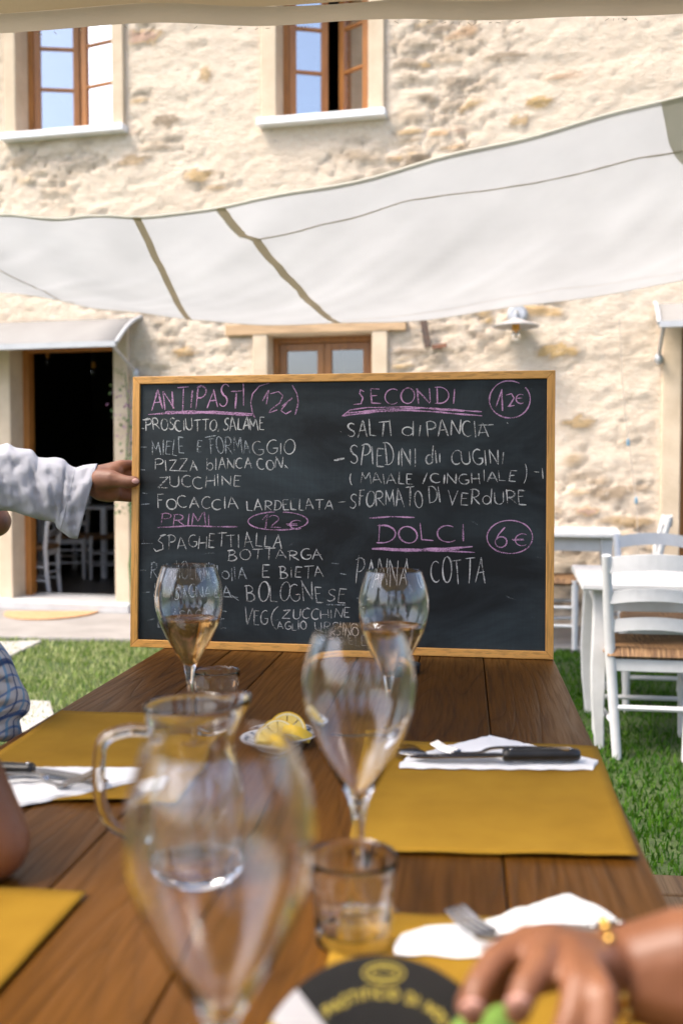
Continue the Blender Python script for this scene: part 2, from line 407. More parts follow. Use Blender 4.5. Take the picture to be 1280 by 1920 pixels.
def stonewall_mat():
    m, t, b = new_mat('rubble stone and lime'); b.inputs['Roughness'].default_value = .95; b.inputs['Specular IOR Level'].default_value = .15
    a = N(t, 'ShaderNodeAttribute', attribute_name='stone'); a2 = N(t, 'ShaderNodeAttribute', attribute_name='tone')
    v = coords(t, (1, 1, 1))
    n1 = noisetex(t, v, 1.3, 5); n2 = noisetex(t, coords(t, (6, 6, 14)), 2.2, 6, .7)
    mortar = ramp(t, n1, [(.3, (.86, .72, .56)), (.55, (.80, .655, .50)), (.75, (.72, .575, .425))])
    mortar = mix(t, mortar, (.80, .68, .53), ramp(t, n2, [(.45, (0,)*3), (.7, (.7,)*3)]))
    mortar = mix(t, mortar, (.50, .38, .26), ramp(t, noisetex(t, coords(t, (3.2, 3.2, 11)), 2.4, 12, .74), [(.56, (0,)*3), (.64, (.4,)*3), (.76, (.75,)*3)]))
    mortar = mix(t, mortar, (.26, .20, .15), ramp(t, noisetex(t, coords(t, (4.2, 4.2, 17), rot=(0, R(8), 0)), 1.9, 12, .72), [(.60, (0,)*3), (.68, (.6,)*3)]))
    mortar = mix(t, mortar, (.86, .75, .61), ramp(t, noisetex(t, coords(t, (1, 1, 1.7)), 23, 9, .7), [(.5, (0,)*3), (.66, (.7,)*3)]))
    st = ramp(t, a2.outputs['Fac'], [(0, (.50, .42, .32)), (.3, (.60, .45, .30)), (.5, (.66, .53, .39)), (.68, (.36, .28, .20)), (.85, (.60, .44, .28)), (.93, (.62, .42, .19)), (1, (.60, .40, .29))])
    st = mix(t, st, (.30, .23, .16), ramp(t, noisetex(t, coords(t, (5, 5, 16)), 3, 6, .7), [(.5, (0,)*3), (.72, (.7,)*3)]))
    col = mix(t, mortar, st, a.outputs['Fac'])
    col = mix(t, col, (.40, .30, .20), ramp(t, noisetex(t, coords(t, (1, 1, 1.9)), 13, 10, .76), [(.30, (.40,)*3), (.42, (0,)*3)]))  # dark noise pits: crevice dirt, with relief shade put into the colour
    col = mix(t, col, (.92, .83, .70), ramp(t, noisetex(t, coords(t, (1, 1, 2.3), rot=(0, R(5), 0)), 9.5, 10, .74), [(.57, (0,)*3), (.68, (.7,)*3)]))
    hs = N(t, 'ShaderNodeHueSaturation', Value=1.18, Saturation=.98); t.links.new(col, hs.inputs['Color']); t.links.new(hs.outputs[0], b.inputs['Base Color'])
    f1 = noisetex(t, coords(t, (1, 1, 2.4)), 16, 10, .74); f2 = noisetex(t, coords(t, (1, 1, 2)), 55, 6, .7)
    h = mix(t, f1, f2, .35); bump(t, b, h, 1.0, .065); return m
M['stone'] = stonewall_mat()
def ground_mat():
    m, t, b = new_mat('lawn soil and grass'); b.inputs['Roughness'].default_value = 1
    v = coords(t); n = noisetex(t, v, 3, 6); n2 = noisetex(t, v, 60, 4)
    c = ramp(t, n, [(.35, (.05, .085, .02)), (.6, (.075, .11, .03)), (.8, (.11, .12, .05))]); c = mix(t, c, ramp(t, n2, [(.3, (.4,)*3), (.7, (1.2,)*3)]), .6, 'MULTIPLY')
    t.links.new(c, b.inputs['Base Color']); bump(t, b, n2, .8, .03); return m
M['ground'] = ground_mat()
def blade_mat():
    m, t, b = new_mat('grass blades'); b.inputs['Roughness'].default_value = .6; b.inputs['Specular IOR Level'].default_value = .15
    a = N(t, 'ShaderNodeAttribute', attribute_name='tone')
    n = noisetex(t, coords(t), 1.6, 3)
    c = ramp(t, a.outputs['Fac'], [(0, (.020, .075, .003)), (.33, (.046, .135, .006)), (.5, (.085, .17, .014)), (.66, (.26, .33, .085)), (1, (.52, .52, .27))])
    c = mix(t, c, (.14, .22, .03), ramp(t, n, [(.5, (0,)*3), (.75, (.5,)*3)]))
    t.links.new(c, b.inputs['Base Color'])
    tl = t.nodes.new('ShaderNodeBsdfTranslucent'); t.links.new(c, tl.inputs[0]); ms = t.nodes.new('ShaderNodeMixShader'); ms.inputs[0].default_value = .3
    t.links.new(b.outputs[0], ms.inputs[1]); t.links.new(tl.outputs[0], ms.inputs[2]); t.links.new(ms.outputs[0], t.nodes['Material Output'].inputs[0]); return m
M['blade'] = blade_mat()
def board_mat():
    m, t, b = new_mat('chalkboard slate'); b.inputs['Specular IOR Level'].default_value = .28
    v = coords(t, (1, 1, 1)); n = noisetex(t, coords(t, (1.6, 1, 3)), 2.2, 6, .6, .6); n2 = noisetex(t, coords(t, (2, 1, 40)), 6, 5); n3 = noisetex(t, coords(t, (40, 1, 2)), 6, 5)
    sm = ramp(t, n, [(.38, (0,)*3), (.72, (1,)*3)])
    c = mix(t, (.006, .0076, .0086), (.034, .048, .054), sm)
    wv = mix(t, n2, n3, .5); c = mix(t, c, ramp(t, wv, [(.3, (.75,)*3), (.7, (1.25,)*3)]), .8, 'MULTIPLY')
    t.links.new(c, b.inputs['Base Color']); t.links.new(ramp(t, wv, [(.3, (.52,)*3), (.7, (.66,)*3)]), b.inputs['Roughness'])
    bump(t, b, noisetex(t, v, 900, 2), .15, .0004); return m
M['slate'] = board_mat()
def chalk_mat(name, col, thr, soft=.12):
    m, t, b = new_mat(name); b.inputs['Base Color'].default_value = (*col, 1); b.inputs['Roughness'].default_value = 1; b.inputs['Specular IOR Level'].default_value = 0
    n = noisetex(t, coords(t), 420, 3, .7); n2 = noisetex(t, coords(t), 26, 3, .6)
    f = mix(t, n, n2, .45)
    t.links.new(ramp(t, f, [(thr-soft, (0,)*3), (thr+soft, (1,)*3)]), b.inputs['Alpha']); return m
M['chalk'] = chalk_mat('white chalk', (.62, .62, .60), .475)
M['chalk_faint'] = chalk_mat('faint white chalk', (.46, .50, .52), .515)
M['chalk_pink'] = chalk_mat('pink chalk', (.60, .34, .54), .45)
M['chalk_pinkfaint'] = chalk_mat('faint pink chalk', (.52, .30, .47), .47)
M['chalk_ghost'] = chalk_mat('erased chalk', (.20, .22, .23), .55)
# ------------------------------------------------------------------ wall frame
WA = R(-13.3)
WU = Vector((math.cos(WA), math.sin(WA), 0)); WV = Vector((-math.sin(WA), math.cos(WA), 0))
P0 = atz(120, 1146, 0.0)
W0 = P0 - WU*(P0.x/WU.x)            # where the wall crosses x = 0
def wsz(px, py, t=0.0):             # pixel -> (s, z) on the plane at depth t behind the wall face
    p = atpl(px, py, W0+WV*t, WV)-W0; return p.dot(WU), p.z
def WP(s, t, z): return W0+WU*s+WV*t+Vector((0, 0, z))
def S(px, py): return wsz(px, py)[0]
def Z(px, py): return wsz(px, py)[1]

# ------------------------------------------------------------------ ground and paving
mb = MB(); mb.grid(lambda u, v: (lerp(-150, 150, u), lerp(-150, 150, v), 0), 40, 40)
tag(mb.build('ground', M['ground'], smooth=False), kind='structure')
e0 = atz(130, 1203, 0.0); e1 = atz(1060, 1223, 0.0); ed = (e1-e0).normalized()
mb = MB(); a = e0-ed*6; b = e1+ed*6; c_ = WP(7, .02, 0); d_ = WP(-7, .02, 0)
pts = [(a.x, a.y), (b.x, b.y), (c_.x, c_.y), (d_.x, d_.y)]
mb.loop_prism(pts, -.05, .03)
tag(mb.build('pavement', M['concrete'], smooth=False, bevel=.01), kind='structure')

# ------------------------------------------------------------------ the stone house
house = thing('stone_house', 'old rubble stone farmhouse with cream plaster surrounds and wooden windows', 'house', W0, WA)
T_REV = .17
def opening(pl, pr, py):            # s range from pixel columns
    return S(pl, py), S(pr, py)
door = dict(s0=S(25, 900), s1=S(217, 900), z0=.03, z1=Z(120, 640), band=.13)
wl = dict(s0=S(32, 150), s1=S(212, 150), z0=Z(120, 246), z1=Z(120, 246)+1.22, band=.10)
wm = dict(s0=S(519, 130), s1=S(691, 130), z0=Z(600, 218), z1=Z(600, 218)+1.22, band=.12)
wg = dict(s0=S(503, 660), s1=S(698, 660), z0=.95, z1=Z(600, 627), band=.12)
d2 = dict(s0=S(1275, 800), s1=S(1275, 800)+.95, z0=.03, z1=Z(1275, 610), band=.13)
ops = [door, wl, wm, wg, d2]
WS0, WS1, WZ1 = -5.4, 5.0, 6.4
step = .024; nx = int((WS1-WS0)/step); nz = int(WZ1/step)
def near_open(s, z):
    m = 9.0
    for o in ops:
        dx = max(o['s0']-o['band']-s, s-o['s1']-o['band'], 0); dz = max(o['z0']-.03-z, z-o['z1']-o['band'], 0)
        m = min(m, math.hypot(dx, dz))
    return m
# ochre and reddish stones that show through the render
spots = [(1045, 657, .17, .06, .93), (1012, 190, .10, .05, .93), (975, 226, .08, .05, .88), (1002, 712, .05, .03, .97), (905, 800, .1, .05, .86), (370, 330, .12, .07, .9), (385, 140, .06, .06, .88), (262, 68, .2, .07, 1.0), (312, 225, .12, .06, .7), (250, 300, .14, .05, .86),
         (700, 190, .1, .03, .9), (795, 122, .07, .03, .95), (950, 105, .15, .03, .7), (1100, 960, .12, .04, 1.0), (1140, 925, .16, .06, .72), (345, 660, .12, .05, .95), (1085, 790, .12, .05, .9), (160, 30, .1, .05, .9), (780, 300, .12, .05, .72)]
spots = [(*wsz(a_, b_), c_, d_, e_) for a_, b_, c_, d_, e_ in spots]
vs = []; stone = []; tone = []
mn.seed_set(11)
for j in range(nz+1):
    z = j*step
    for i in range(nx+1):
        s = WS0+i*step
        wx = mn.noise((s*1.9, 3.1, z*2.3))*.16; wz = mn.noise((s*1.3, 9.4, z*2.6))*.06+mn.noise((s*5, 1.4, z*5))*.02
        q = Vector(((s+wx)*3.9, (z+wz)*12.5, 0.0))
        dist, pts_ = mn.voronoi(q)
        edge = dist[1]-dist[0]
        cid = pts_[0]; rnd = mn.cell_vector((cid.x*7.13+.5, cid.y*5.71+.5, 1.5))
        r1 = rnd[0] % 1.0; r2 = rnd[1] % 1.0
        patch = mn.fractal((s*.7+4, 0, z*1.0+2), .9, 2.1, 5)        # where the render has fallen off
        expose = min(1, max(0, (patch*1.5-.02+(r2-.60)*1.5)*2.0))
        body = min(1, max(0, (edge-.03)/.30))
        mk = expose*body
        for a_, b_, c_, d_, e_ in spots:
            rr = ((s-a_)/c_)**2+((z-b_)/d_)**2
            if rr < 2.2:
                k = min(1, max(0, 1.25-rr-.9*mn.noise((s*16, 4, z*26)))*1.6)
                if k > 0: mk = max(mk, k); r1 = lerp(r1, e_, k)
        fr = mn.fractal((s*2.3, 7.7, z*5.6), .8, 2.15, 6)
        rg = abs(mn.fractal((s*4.2, 1.7, z*13), .8, 2.1, 4))
        fr2 = mn.fractal((s*13, 2.2, z*27), .7, 2.1, 3)
        gap = -.022*max(0, 1-edge/.13)*expose*(.3+r2)
        d = -.006+fr*.012-max(0, .15-rg)*.075*(.35+expose)+fr2*.0088+mk*(.004+.012*(r1-.3))+gap
        no = near_open(s, z)
        wgt = min(1, no/.08)
        d = d*wgt-.012*(1-wgt)
        d = max(-.06, min(.042, d))
        vs.append((s, -d, z)); stone.append(mk*wgt); tone.append(r1)
faces = []
def inside(s, z):
    for o in ops:
        if o['s0']-.05 < s < o['s1']+.05 and o['z0']-.03 < z < o['z1']+.05: return True
    return False
for j in range(nz):
    for i in range(nx):
        if inside(WS0+(i+.5)*step, (j+.5)*step): continue
        a = j*(nx+1)+i; faces.append((a, a+1, a+nx+2, a+nx+1))
me = bpy.data.meshes.new('wall'); me.from_pydata(vs, [], faces); me.update(); me.shade_smooth()
for nm, arr in (('stone', stone), ('tone', tone)):
    at = me.attributes.new(nm, 'FLOAT', 'POINT'); at.data.foreach_set('value', arr)
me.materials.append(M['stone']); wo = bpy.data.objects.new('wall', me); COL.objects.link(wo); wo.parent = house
# body of the house behind the face: sides, back, floors
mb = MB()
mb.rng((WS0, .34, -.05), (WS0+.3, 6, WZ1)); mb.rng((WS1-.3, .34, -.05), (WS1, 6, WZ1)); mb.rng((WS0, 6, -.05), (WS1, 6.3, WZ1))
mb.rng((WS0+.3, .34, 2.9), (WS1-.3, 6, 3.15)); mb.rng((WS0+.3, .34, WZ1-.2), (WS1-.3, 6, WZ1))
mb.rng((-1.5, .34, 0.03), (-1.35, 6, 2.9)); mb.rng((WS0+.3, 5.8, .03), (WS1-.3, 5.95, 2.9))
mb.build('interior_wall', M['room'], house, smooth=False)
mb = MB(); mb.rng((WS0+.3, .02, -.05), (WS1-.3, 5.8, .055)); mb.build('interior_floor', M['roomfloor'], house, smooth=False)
mb = MB(); mb.bar((WS0-.4, -.5, WZ1+.05), (WS0-.4+0, 3.2, WZ1+1.2), .1, .12)
mb = MB()
zt = WZ1
mb.add([(WS0-.4, -.45, zt-.12), (WS1+.4, -.45, zt-.12), (WS1+.4, 3.1, zt+1.35), (WS0-.4, 3.1, zt+1.35), (WS0-.4, 6.7, zt-.12), (WS1+.4, 6.7, zt-.12)],
       [(0, 1, 2, 3), (3, 2, 5, 4)])
mb.build('roof', simple('roof tiles', (.33, .16, .09), (.24, .12, .07), .85, 12, bmp=.6), house, smooth=False, solid=.1)

def surround(o, head=True, name='plaster_surround'):
    m = MB(); f = -.028; bk = .34; b = o['band']; s0, s1, z0, z1 = o['s0'], o['s1'], o['z0'], o['z1']
    m.rng((s0-b, f, z0), (s0, bk, z1+b)); m.rng((s1, f, z0), (s1+b, bk, z1+b)); m.rng((s0, f+.001, z1), (s1, bk, z1+b))
    return m.build(name, M['plaster'], house, smooth=False, bevel=.008)
for o in (wl, wm, d2, door): surround(o)
surround(wg)
# sills
def sill(o, parent, over=.02):
    m = MB(); m.rng((o['s0']-o['band']-over, -.085, o['z0']-.055), (o['s1']+o['band']+over, .3, o['z0']-.001))
    return m.build('window_sill', M['sill'], parent, smooth=False, bevel=.006)
def window(o, a_left, a_right, bars, paneM, name='window', bottom_rail=.07, depth=T_REV):
    s0, s1, z0, z1 = o['s0'], o['s1'], o['z0'], o['z1']; fw = .045; t0, t1 = depth, depth+.07
    m = MB(); m.rng((s0, t0, z0), (s0+fw, t1, z1)); m.rng((s1-fw, t0, z0), (s1, t1, z1)); m.rng((s0+fw, t0+.001, z1-fw), (s1-fw, t1-.001, z1)); m.rng((s0+fw, t0+.001, z0), (s1-fw, t1-.001, z0+.03))
    fr = m.build(name, M['joinery'], house, smooth=False, bevel=.004)
    mid = (s0+s1)/2; zb, zt_ = z0+.034, z1-fw-.004; st = .055
    for side, ang in ((-1, a_left), (1, a_right)):
        hinge = s0+fw+.004 if side < 0 else s1-fw-.004
        wdt = (mid-(s0+fw))-.006
        ca, sa = math.cos(R(ang)), math.sin(R(ang))
        def tr(x, y, z):            # x from the hinge towards the middle
            xx = x*ca-y*sa; yy = x*sa+y*ca
            return (hinge-side*xx, t0+.012+yy, z)
        def bx(m, a, b):
            vs_ = []
            for z in (a[2], b[2]):
                for x, y in ((a[0], a[1]), (b[0], a[1]), (b[0], b[1]), (a[0], b[1])): vs_.append(tr(x, y, z))
            fs = [(3, 2, 1, 0), (4, 5, 6, 7), (0, 1, 5, 4), (1, 2, 6, 5), (2, 3, 7, 6), (3, 0, 4, 7)]
            if side > 0: fs = [tuple(reversed(f)) for f in fs]
            else: fs = fs
            m.add(vs_, [tuple(reversed(f)) for f in fs] if side < 0 else [tuple(reversed(f)) for f in fs])
        m = MB()
        bx(m, (0, 0, zb), (st, .05, zt_)); bx(m, (wdt-st, 0, zb), (wdt, .05, zt_))
        bx(m, (st, .002, zb), (wdt-st, .048, zb+bottom_rail)); bx(m, (st, .002, zt_-st), (wdt-st, .048, zt_))
        span = zt_-st-(zb+bottom_rail)
        for k in range(1, bars+1):
            zc = zb+bottom_rail+span*k/(bars+1); bx(m, (st, .006, zc-.012), (wdt-st, .044, zc+.012))
        m.build('sash', M['joinery'], fr, smooth=False, bevel=.003)
        m = MB(); bx(m, (st-.008, .022, zb+bottom_rail-.008), (wdt-st+.008, .026, zt_-st+.008)); m.build('pane', paneM, fr, smooth=False)
    return fr
f1 = window(wl, 19, 12, 2, M['pane']); sill(wl, f1)
f2 = window(wm, 25, 31, 2, M['pane']); sill(wm, f2)
f3 = window(wg, 0, 0, 1, M['pane_dim'], depth=.13); sill(wg, f3)
# brown curtain hanging inside the upper windows
for o in (wl, wm):
    m = MB(); L = o['s1']-o['s0']
    m.grid(lambda u, v: (lerp(o['s0']+L*.52, o['s1']+.12, u), .62+.02*math.sin(u*40), lerp(o['z0']-.1, o['z1'], v)), 40, 1)
    m.build('curtain', simple('brown curtain', (.15, .10, .06), (.11, .07, .045), .9, 10), house, solid=.003)
# bleached lintel over the ground floor window
m = MB(); m.rng((S(425, 615), -.034, Z(600, 626)+.004), (S(762, 615), .1, Z(600, 604))); m.build('lintel', M['lintel'], house, smooth=False, bevel=.006)
# doorway: frame, threshold step, hazard tape
def doorframe(o):
    s0, s1, z0, z1 = o['s0'], o['s1'], o['z0'], o['z1']
    m = MB(); m.rng((s0, .17, z0), (s0+.055, .26, z1)); m.rng((s1-.03, .2, z0), (s1, .26, z1)); m.rng((s0+.055, .171, z1-.06), (s1-.03, .259, z1))
    return m.build('door_frame', M['joinery'], house, smooth=False, bevel=.004)
doorframe(door); doorframe(d2)
m = MB(); m.rng((door['s0']-.16, -.20, .028), (door['s1']+.2, .34, .10)); m.build('door_step', M['doorstep'], house, smooth=False, bevel=.008)
m = MB(); m.rng((door['s0']+.056, .23, .10), (door['s1']-.031, .27, .118)); m.build('threshold_strip', M['steel'], house, smooth=False)
mt, tt, bt = new_mat('hazard tape'); v = coords(tt, (1, 1, 1)); sp = tt.nodes.new('ShaderNodeSeparateXYZ'); tt.links.new(v, sp.inputs[0])
ad = N(tt, 'ShaderNodeMath', operation='ADD'); tt.links.new(sp.outputs[0], ad.inputs[0]); tt.links.new(sp.outputs[1], ad.inputs[1])
ml = N(tt, 'ShaderNodeMath', operation='MULTIPLY'); ml.inputs[1].default_value = 9; tt.links.new(ad.outputs[0], ml.inputs[0])
fc = N(tt, 'ShaderNodeMath', operation='FRACT'); tt.links.new(ml.outputs[0], fc.inputs[0])
tt.links.new(ramp(tt, fc.outputs[0], [(.48, (.45, .32, .03)), (.52, (.02, .02, .02))]), bt.inputs['Base Color'])
m = MB(); m.rng((door['s0']+.056, .27, .1005), (door['s1']-.031, .335, .1045)); m.build('hazard_tape', mt, house, smooth=False)
m = MB(); m.rng((door['s0'], .27, .03), (door['s1'], .40, .0995)); m.build('door_step', M['roomfloor'], house, smooth=False)

# ------------------------------------------------------------------ door canopies
M['canopy'] = cloth('milky canopy sheet', (.37, .355, .335), (.32, .305, .285), .26, 40, .05)
M['canopyedge'] = simple('white canopy frame', (.48, .485, .49), (.43, .435, .44), .35, 10)
def canopy(s0, s1, ztop, zfront, out, label, ends):
    t = thing('door_canopy', label, 'canopy', WP((s0+s1)/2, 0, ztop), WA, 'door canopies')
    h = (s1-s0)/2; dz = zfront-ztop
    m = MB(); m.grid(lambda u, v: (lerp(-h, h, u), -out*v+.0, dz*v+.035*math.sin(v*math.pi)), 8, 8); m.build('roof_sheet', M['canopy'], t, solid=.008)
    m = MB(); m.bar((-h, -out, dz), (h, -out, dz), .035, .04)
    for e in (-h, h):
        pts = [(e, -out*k/8, dz*k/8+.035*math.sin(k/8*math.pi)+.01) for k in range(9)]; m.tube(pts, .016, 8)
    m.build('edge_frame', M['canopyedge'], t, ang=30)
    for e in ends:
        m = MB(); m.tube([(e*h*.97, -out+.02, dz-.02), (e*h*.97, -.05, dz-.17)], .013, 8); st = m.build('strut', M['zinc'], t)
        m = MB(); m.ell((e*h*.97, -.035, dz-.19), (.03, .035, .045)); m.build('bracket', M['zinc'], st)
    return t
canopy(-3.6, -1.66, 2.40, 2.14, .45, 'long milky canopy over the open dark doorway beside the blackboard', (1,))
canopy(2.30, 4.2, 2.36, 2.16, .42, 'milky canopy with a thin metal strut at the right edge of the house', (-1,))
# wall lamp
t = thing('wall_lamp', 'grey dish shaped lamp with amber socket on the stone wall', 'lamp', WP(1.33, 0, 2.265), WA)
m = MB(); m.lathe([(0, 0), (.075, 0), (.075, .03), (.055, .05), (0, .05)], seg=28)
for i, v_ in enumerate(m.v): m.v[i] = Vector((v_.x, -v_.z-.005+.02, v_.y+.055))
m.build('wall_plate', M['zinc'], t)
m = MB(); m.tube([(0, -.03, .05), (0, -.12, .06), (0, -.16, .03), (0, -.16, -.02)], .017, 10); m.build('arm', M['zinc'], t)
m = MB(); m.lathe([(.0, .012), (.03, .010), (.06, -.004), (.12, -.026), (.168, -.044), (.167, -.050), (.12, -.034), (.06, -.014), (.0, .0)], c=(0, -.16, -.005), seg=40); m.build('lamp_shade', M['enamel'], t)
m = MB(); m.lathe([(0, 0), (.026, 0), (.028, -.055), (.024, -.06), (0, -.06)], c=(0, -.16, -.02), seg=20); m.build('socket', M['amber'], t)
m = MB(); m.lathe([(0, 0), (.02, -.003), (.033, -.03), (.03, -.055), (.015, -.07), (0, -.072)], c=(0, -.16, -.081), seg=20); m.build('bulb', M['glass'], t)
# iron shutter bar and its rusty stub
s_, z_ = wsz(799, 628)
m = MB(); m.bar(WP(s_-.02, -.05, z_+.13), WP(s_+.02, -.06, z_-.10), .05, .03, up=WV); m.tube([WP(s_, -.06, z_), WP(s_, .03, z_)], .012, 8)
tag(m.build('shutter_bar', M['iron'], smooth=False, bevel=.004), 'dark iron bar fixed to the wall right of the ground floor window', 'iron bar')
s_, z_ = wsz(824, 652)
m = MB(); m.bar(WP(s_-.05, -.045, z_), WP(s_+.06, -.055, z_+.012), .03, .025, up=WV); m.tube([WP(s_, -.05, z_), WP(s_, .03, z_)], .012, 8)
tag(m.build('shutter_stop', M['rust'], smooth=False, bevel=.004), 'small rusty iron stub on the wall below the dark bar', 'iron stub')
# cable on the right part of the wall with blue clips
cb = thing('wall_cable', 'thin grey cable with two blue clips running down the stone wall', 'cable', WP(*[wsz(1170, 640)[0], 0, 0]))
pp = [(1160, 600), (1164, 700), (1172, 790), (1178, 832), (1186, 900), (1191, 940), (1194, 1000), (1196, 1080)]
m = MB(); m.tube([WP(wsz(x, y)[0], -.045, wsz(x, y)[1]) for x, y in pp], .0035, 6); m.build('cord', M['cable'], cb, world=True)
for x, y in ((1176, 832), (1191, 940)):
    s_, z_ = wsz(x, y); m = MB(); m.box(WP(s_, -.05, z_), (.022, .016, .03)); m.ell(WP(s_, -.052, z_+.02), (.010, .009, .016)); m.build('clip', M['bluetag'], cb, world=True, bevel=.004)
# door mat: half round, tan
ma = atz(14, 1148, .032); mb_ = atz(186, 1148, .032); cc = (ma+mb_)/2; hx = (mb_-ma)/2; hy = Vector((hx.y, -hx.x, 0)).normalized()*.42
pts = [cc+hx*math.cos(a)+hy*math.sin(a) for a in [math.pi*k/30 for k in range(31)]]
mb = MB(); mb.loop_prism([(p.x, p.y) for p in reversed(pts)], .031, .045)
tag(mb.build('door_mat', M['terracotta'], smooth=False, bevel=.004), 'half round tan doormat on the paving before the open door', 'doormat')
# stepping stones in the lawn, left
def stone_slab(poly, label):
    p = [atz(x, y, 0) for x, y in poly]; m = MB(); m.loop_prism([(q.x, q.y) for q in p], -.03, .022)
    return tag(m.build('stepping_stone', M['slabstone'], smooth=False, bevel=.008), label, 'stepping stone', 'stepping stones in the lawn')
stone_slab([(-260, 1262), (10, 1240), (80, 1206), (-120, 1212)], 'pale flat stone at the lawn edge next to the paving')
stone_slab([(-60, 1390), (112, 1378), (95, 1322), (-20, 1316)], 'pale flat stone in the grass beside the plaid sleeve')
# purple flowering climber behind the board
t = thing('flowering_plant', 'thin climber with purple flowers against the wall left of the blackboard', 'plant', WP(S(252, 800), -.12, .03), 0)
b0 = WP(S(262, 1140), -.12, .03); top = WP(S(246, 700), -.10, Z(246, 700)); rnd = random.Random(4)
stp = [lerp(b0, top, k/10)+Vector((rnd.uniform(-.02, .02), rnd.uniform(-.02, .02), 0)) for k in range(11)]
m = MB(); m.tube(stp, [.012-.0008*k for k in range(11)], 7); m.build('stem', M['leaf'], t, world=True)
ml_ = MB(); mf = MB()
for k in range(150):
    zz = rnd.random(); base = lerp(stp[4], stp[10], zz)
    flower = .45 < zz < .95 and rnd.random() < .75
    c = base+Vector((rnd.gauss(-.03, .045), rnd.gauss(0, .03), rnd.gauss(0, .04)))
    rm = Matrix.Rotation(rnd.uniform(0, 6.3), 3, 'Z') @ Matrix.Rotation(rnd.uniform(-1.2, 1.2), 3, 'X')
    L = .026 if flower else .035
    q = [Vector((0, 0, 0)), Vector((L*.4, L*.5, .004)), Vector((0, L*1.2, .0)), Vector((-L*.4, L*.5, .004))]
    (mf if flower else ml_).add([c+rm @ p for p in q], [(0, 1, 2, 3)])
ml_.build('leaf', M['leaf'], t, world=True, smooth=False); mf.build('flower', M['purple'], t, world=True, smooth=False)

# ------------------------------------------------------------------ white chairs and tables
def make_chair(label, group, mat, rail=3):
    t = thing('wooden_chair', label, 'chair', group=group)
    # local: faces +y; back at y = -.19
    for s in (-1, 1):
        m = MB(); m.tube([(s*.135, -.205, 0), (s*.148, -.185, .2), (s*.165, -.18, .44), (s*.176, -.20, .62), (s*.192, -.255, .84)], [.019, .021, .022, .021, .018], 10); m.build('rear_post', mat, t)
        m = MB(); m.tube([(s*.185, .185, 0), (s*.185, .185, .25), (s*.187, .182, .445)], [.016, .02, .021], 10); m.build('front_leg', mat, t)
    def rail_(z, h, dep, hw, yb):
        m = MB(); n = 10
        for i in range(n):
            u0, u1 = -1+2*i/n, -1+2*(i+1)/n
            def pt(u, zz, o_): return (u*hw, yb-dep*(1-u*u)+o_, zz+.018*(1-u*u))
            m.add([pt(u0, z-h/2, -.009), pt(u1, z-h/2, -.009), pt(u1, z-h/2, .009), pt(u0, z-h/2, .009), pt(u0, z+h/2, -.009), pt(u1, z+h/2, -.009), pt(u1, z+h/2, .009), pt(u0, z+h/2, .009)],
                  [(0, 1, 5, 4), (1, 2, 6, 5) if i == n-1 else (4, 5, 6, 7), (2, 3, 7, 6), (3, 2, 1, 0), (4, 5, 6, 7) if i == n-1 else (0, 1, 5, 4)])
        m.build('back_rail', mat, t)
    rail_(.80, .062, .035, .18, -.245); rail_(.665, .05, .03, .172, -.215); rail_(.545, .05, .025, .165, -.19)
    for z in (.14, .26):
        for s in (-1, 1):
            m = MB(); m.tube([(s*.145, -.19, z), (s*.185, .185, z+.01)], .011, 8); m.build('stretcher', mat, t)
    for z in (.17, .30):
        m = MB(); m.tube([(-.185, .185, z), (.185, .185, z)], .011, 8); m.build('stretcher', mat, t)
    m = MB(); m.tube([(-.146, -.19, .21), (.146, -.19, .21)], .012, 8); m.build('stretcher', mat, t)
    for q in (((-.15, -.19, .36), (.15, -.172, .41)), ((-.17, .175, .36), (.17, .193, .41))):
        m = MB(); m.rng(*q); m.build('seat_rail', mat, t, smooth=False, bevel=.003)
    def st(u, v):
        hw = lerp(.178, .208, v); x = lerp(-hw, hw, u); y = lerp(-.205, .215, v)
        a = min(u, 1-u, v, 1-v); b_ = min(1, a/.08)
        return (x, y, .425+.032*math.sqrt(max(0, 1-(1-b_)**2))-.012*(1-abs(2*u-1))*(1-abs(2*v-1))*1.0)
    m = MB(); m.grid(st, 26, 26)
    o = len(m.v); m.grid(lambda u, v: (lambda q: (q[0], q[1], .425-.02*min(1, min(u, 1-u, v, 1-v)/.08)))(st(u, v)), 26, 26)
    m.f[26*26:] = [tuple(reversed(f)) for f in m.f[26*26:]]
    m.build('seat', M['straw'], t, ang=60)
    return t
def place(t, p, rz): t.location = p; t.rotation_euler = (0, 0, rz)
G1 = 'white ladder back chairs in the yard'
chB = make_chair('white ladder back chair nearest on the right, its back to the table with food', G1, M['white_paint'])
pB = atz(1227, 1428, 0); place(chB, pB+Vector((.02, .215, 0)), R(-9))
chA = copy_tree(chB); chA['label'] = 'white chair facing the camera behind the nearer white table'; place(chA, Vector((1.60, 4.98, 0)), R(180-9))
pC = atz(1142, 1190, 0)
chC = copy_tree(chB); chC['label'] = 'white chair at the right end of the far white table by the wall'; place(chC, Vector((1.93, 6.72, .03)), R(90-13))
chD = copy_tree(chB); chD['label'] = 'white chair half hidden by the blackboard, tucked under the far white table'; place(chD, Vector((1.35, 6.55, .03)), R(-90-13))
